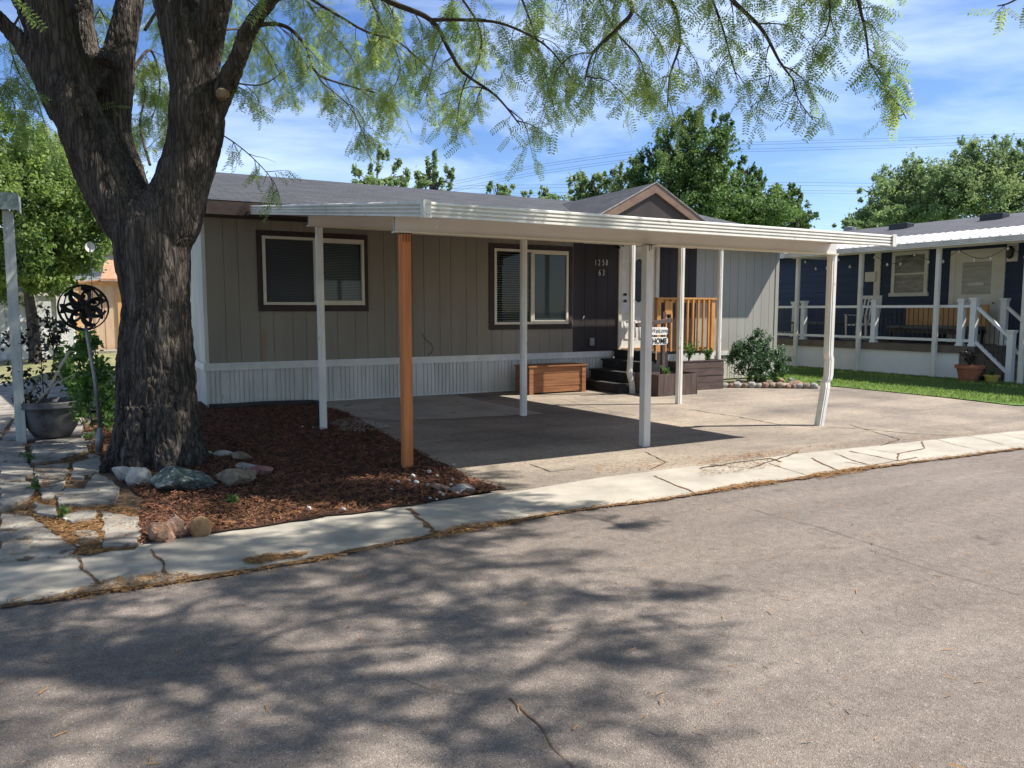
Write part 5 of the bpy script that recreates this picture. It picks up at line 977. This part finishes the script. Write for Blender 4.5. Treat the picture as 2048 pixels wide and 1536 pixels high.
bushy('vine','green climbing vine around the spinner pole','plant',[[q(185,850,8.2),q(175,790,8.3),q(165,730,8.4),q(150,690,8.4)],[q(195,860,8.1),q(205,800,8.2),q(210,760,8.3),q(200,720,8.3)],[q(190,850,8.9),q(165,820,9.0),q(140,770,9.1),q(130,720,9.1)],[q(190,850,8.2),q(170,800,8.3),q(185,740,8.3),q(170,690,8.3)],[q(185,840,9.2),q(160,790,9.2),q(135,740,9.3),q(120,700,9.3)],[q(200,870,8.2),q(212,830,8.2),q(216,780,8.2)],[q(190,700,8.3),q(180,680,8.3),q(165,670,8.3)],[q(170,860,8.5),q(160,800,8.6),q(190,760,8.6)]],'vineleaf',.07,22,32)
b=MB(); b.tube([q(72,868-60),q(100,775),q(115,740),q(150,690)],[.012,.014,.018,.02],7); b.tube([q(100,775),q(125,760),q(155,745)],[.006,.004,.003],5); tag(b.build('dead_branch',M('bleached_wood',(.4,.36,.28),(.52,.47,.38),8,.8)),'bleached bare branch leaning out of the grey planter pot','branch')
# wind spinner
sp=PD(167,615,7.75); SPN=empty('wind_spinner',(*G(196,905)[:2],0),'black metal wind spinner of curled hoops on a leaning pole','wind spinner')
b=MB(); b.tube([PD(197,905,7.8),PD(199,880,7.8),PD(200,855,7.8)],[.03,.04,.022],10); b.tube([PD(200,856,7.8),PD(190,760,7.78),PD(175,677,7.76),PD(170,640,7.76)],[.02,.018,.016,.012],10); b.build('pole','steel',SPN,smooth=True)
axis=(CP-sp); axis.z=0; axis.normalize(); sx=Vector((-axis.y,axis.x,0)); up=Vector((0,0,1))
def hoop(c,r,tilt,w=.022,n=26,arc=1.,ph=0,name='hoop'):
    b=MB(); L_=[];
    for k in range(n+1):
        a=ph+2*math.pi*arc*k/n; rad=(sx*math.cos(a)+up*math.sin(a)); rad=(Matrix.Rotation(tilt,3,up)@rad); p=c+rad*r; wv=(axis*.55+rad*(.75+.3*math.sin(2*a)))*(w/2)
        L_.append((p-wv,p+wv,p+wv-rad*.003,p-wv-rad*.003))
    for k in range(n):
        A,B_=L_[k],L_[k+1]
        for j in range(4): b.quad(A[j],A[(j+1)%4],B_[(j+1)%4],B_[j])
    b.build(name,'black',SPN)
hoop(sp,.225,.0,.022,name='outer_hoop'); hoop(sp,.22,.7,.022,name='outer_hoop')
for k in range(7): a=2*math.pi*k/7; hoop(sp+(sx*math.cos(a)+up*math.sin(a))*.115+axis*.03,.088,.25,.048,arc=.85,ph=a+.6,name='curl')
for k in range(6): a=2*math.pi*k/6+.3; hoop(sp+(sx*math.cos(a)+up*math.sin(a))*.06-axis*.05,.055,-.3,.04,arc=.85,ph=a,name='curl')
b=MB(); b.lathe([(.005,-.03),(.028,-.01),(.028,.01),(.005,.03)],sp,10); b.build('hub','black',SPN)
# background buildings at left
BD=24.
def wallpx(name,x0,x1,y0,y1,D,mat,parent,dep=.1):
    """upright slab facing the camera direction -Y between pixel columns at depth Y=D"""
    a=PY(x0,y1,D);c=PY(x1,y0,D); b=MB(); b.box(a.x,c.x,D,D+dep,max(0,a.z),c.z); return b
BRN=empty('barn',(-6,27,0),'white barn with cross braced doors at the left edge','barn')
a=PY(-120,0,27).x; c=PY(112,0,27).x; zt=PY(60,560,27).z
b=MB(); b.box(a,c,27,31,0,zt); b.build('wall','barn',BRN); b=MB(); b.prism([(a,26.8,zt),(c,26.8,zt),(c,29,zt+.9),(a,29,zt+.9)],(0,0,.06)); b.prism([(a,31.2,zt),(a,29,zt+.9),(c,29,zt+.9),(c,31.2,zt)],(0,0,.06)); b.build('roof','shingle2',BRN)
for (xa,xb) in ((-40,26),(28,88)):
    p0=PY(xa,0,27).x;p1=PY(xb,0,27).x; h=zt-.35; b=MB(); b.box(p0,p1,26.93,26.98,.05,h); o=b.build('door','barn',BRN)
    b=MB(); 
    for kk,(A,B_) in enumerate((((p0,.1),(p1,h*.55)),((p0,h*.55),(p1,.1)),((p0,h*.6),(p1,h*.6)),((p0,h-.05),(p1,h-.05)),((p0+.06,.05),(p0+.06,h)),((p1-.06,.05),(p1-.06,h)))): b.bar((A[0],26.905-kk*.004,A[1]),(B_[0],26.905-kk*.004,B_[1]),.12,.03,up=(0,1,0)) 
    b.build('brace','white',o)
BLK=empty('block_house',(-4,36,0),'grey concrete block house wall behind the bright tree','house')
a=PY(90,0,36).x; c=PY(205,0,36).x; zt=PY(150,505,36).z; b=MB(); zz=0; k=0
while zz<zt:
    x=a-(.2 if k%2 else 0)
    while x<c: b.box(x+.008,min(c,x+.39),36,36.1,zz+.008,zz+.19); x+=.4
    zz+=.2; k+=1
b.box(a,c,36.02,40,0,zt); b.build('wall','block',BLK); b=MB(); b.prism([(a-.3,35.7,zt),(c+.2,35.7,zt),(c+.2,38.5,zt+1),(a-.3,38.5,zt+1)],(0,0,.1)); b.build('roof','skirt',BLK)
SHD=empty('garden_shed',(-3,31,0),'tan wooden garden shed with orange cedar trim and roof','shed')
a=PY(118,0,31).x; c=PY(262,0,31).x; zt=PY(200,562,31).z; m_=PY(212,0,31).x; b=MB(); b.box(a,c,31,34,0,zt); b.build('wall','shedwall',SHD)
b=MB(); b.box(m_-.1,m_+.1,30.94,30.998,0,zt); b.box(m_+.101,c,30.94,30.997,zt-.45,zt-.33); b.box(a,m_-.101,30.94,30.997,zt-.15,zt-.02); b.box(m_+.101,c,30.94,30.997,zt-.1,zt); b.box(a,a+.12,30.94,30.996,0,zt-.16); b.build('trim','shedtrim',SHD)
b=MB(); rl=PY(200,540,31).x; b.prism([(rl,30.7,zt),(c+.2,30.7,zt),(c+.2,32.5,zt+.75),(rl+.2,32.5,zt+.75)],(0,0,.08)); b.prism([(a-.1,30.85,zt-.12),(rl,30.85,zt),(rl,34,zt),(a-.1,34,zt-.12)],(0,0,.05)); b.build('roof','shedroof',SHD)
b=MB(); x=a+.3
while x<c: b.box(x,x+.01,30.985,31.0,0,zt); x+=.3
b.build('batten','shedtrim',SHD)
b=MB(); p=PY(215,700,31); b.box(p.x-.6,p.x+1.0,30.0,30.9,0,.1); tag(b.build('doorstep','paving'),'pale flat doorstep slab in front of the tan shed','step')
c=PD(180,494,17.); DS=empty('satellite_dish',(c.x,c.y,0),'small grey satellite dish on a mast in front of the leafy tree','satellite dish'); b=MB()
d=(CP-c).normalized(); u=d.cross(Vector((0,0,1))).normalized(); w_=u.cross(d); i=0; ring=[]
for k in range(20):
    a_=2*math.pi*k/20; ring.append(c+u*math.cos(a_)*.10+w_*math.sin(a_)*.115)
for k in range(20): b.quad(ring[k],ring[(k+1)%20],c-d*.05); b.quad(ring[(k+1)%20]-d*.015,ring[k]-d*.015,c-d*.065)
for k in range(20): b.quad(ring[k],ring[k]-d*.015,ring[(k+1)%20]-d*.015,ring[(k+1)%20])
b.build('reflector','skirt',DS); b=MB(); b.tube([(c.x,c.y,0),(c.x,c.y,c.z-.1),tuple(c-d*.05)],.009,8); b.build('mast','black',DS); b=MB(); b.tube([c-Vector((0,0,.2)),c+d*.2-Vector((0,0,.12)),c+d*.25],.012,6); b.build('feed_arm','steel',DS)
# ================================================================ power lines
PWR=[((915,368),(1100,331),(1380,291),(1560,284),(1800,276),(2048,268)),((915,374),(1100,338),(1380,296),(1560,288),(1800,281),(2048,275))]
names=['uppermost of the pair in the top group','second wire of the top group','third wire of the top group','lowest wire of the top group']
for k,dy in enumerate((0,5,14,19)):
    P=[(-100,560),(500,450),(915,362),(1100,326),(1380,290),(1560,283),(1800,276),(2048,267),(2600,255)]; b=MB(); pts=spline([PD(x,y+dy,70) for x,y in P],4); b.tube(pts,.011,4); tag(b.build('power_line','black'),'thin overhead power line across the sky, '+names[k],'power line','power lines of the upper group')
for k,dy in enumerate((0,6,16,21)):
    b=MB(); pts=spline([PD(x,y+dy,90) for x,y in ((900,372),(1300,367),(1515,365),(1740,367),(2200,380))],4); b.tube(pts,.013,4); tag(b.build('power_line','black'),'thin distant power line low over the dark trees, '+['topmost','second','third','lowest'][k]+' of four','power line','power lines of the lower group')
for o in COL.objects:
    if '_w' in o: del o['_w']
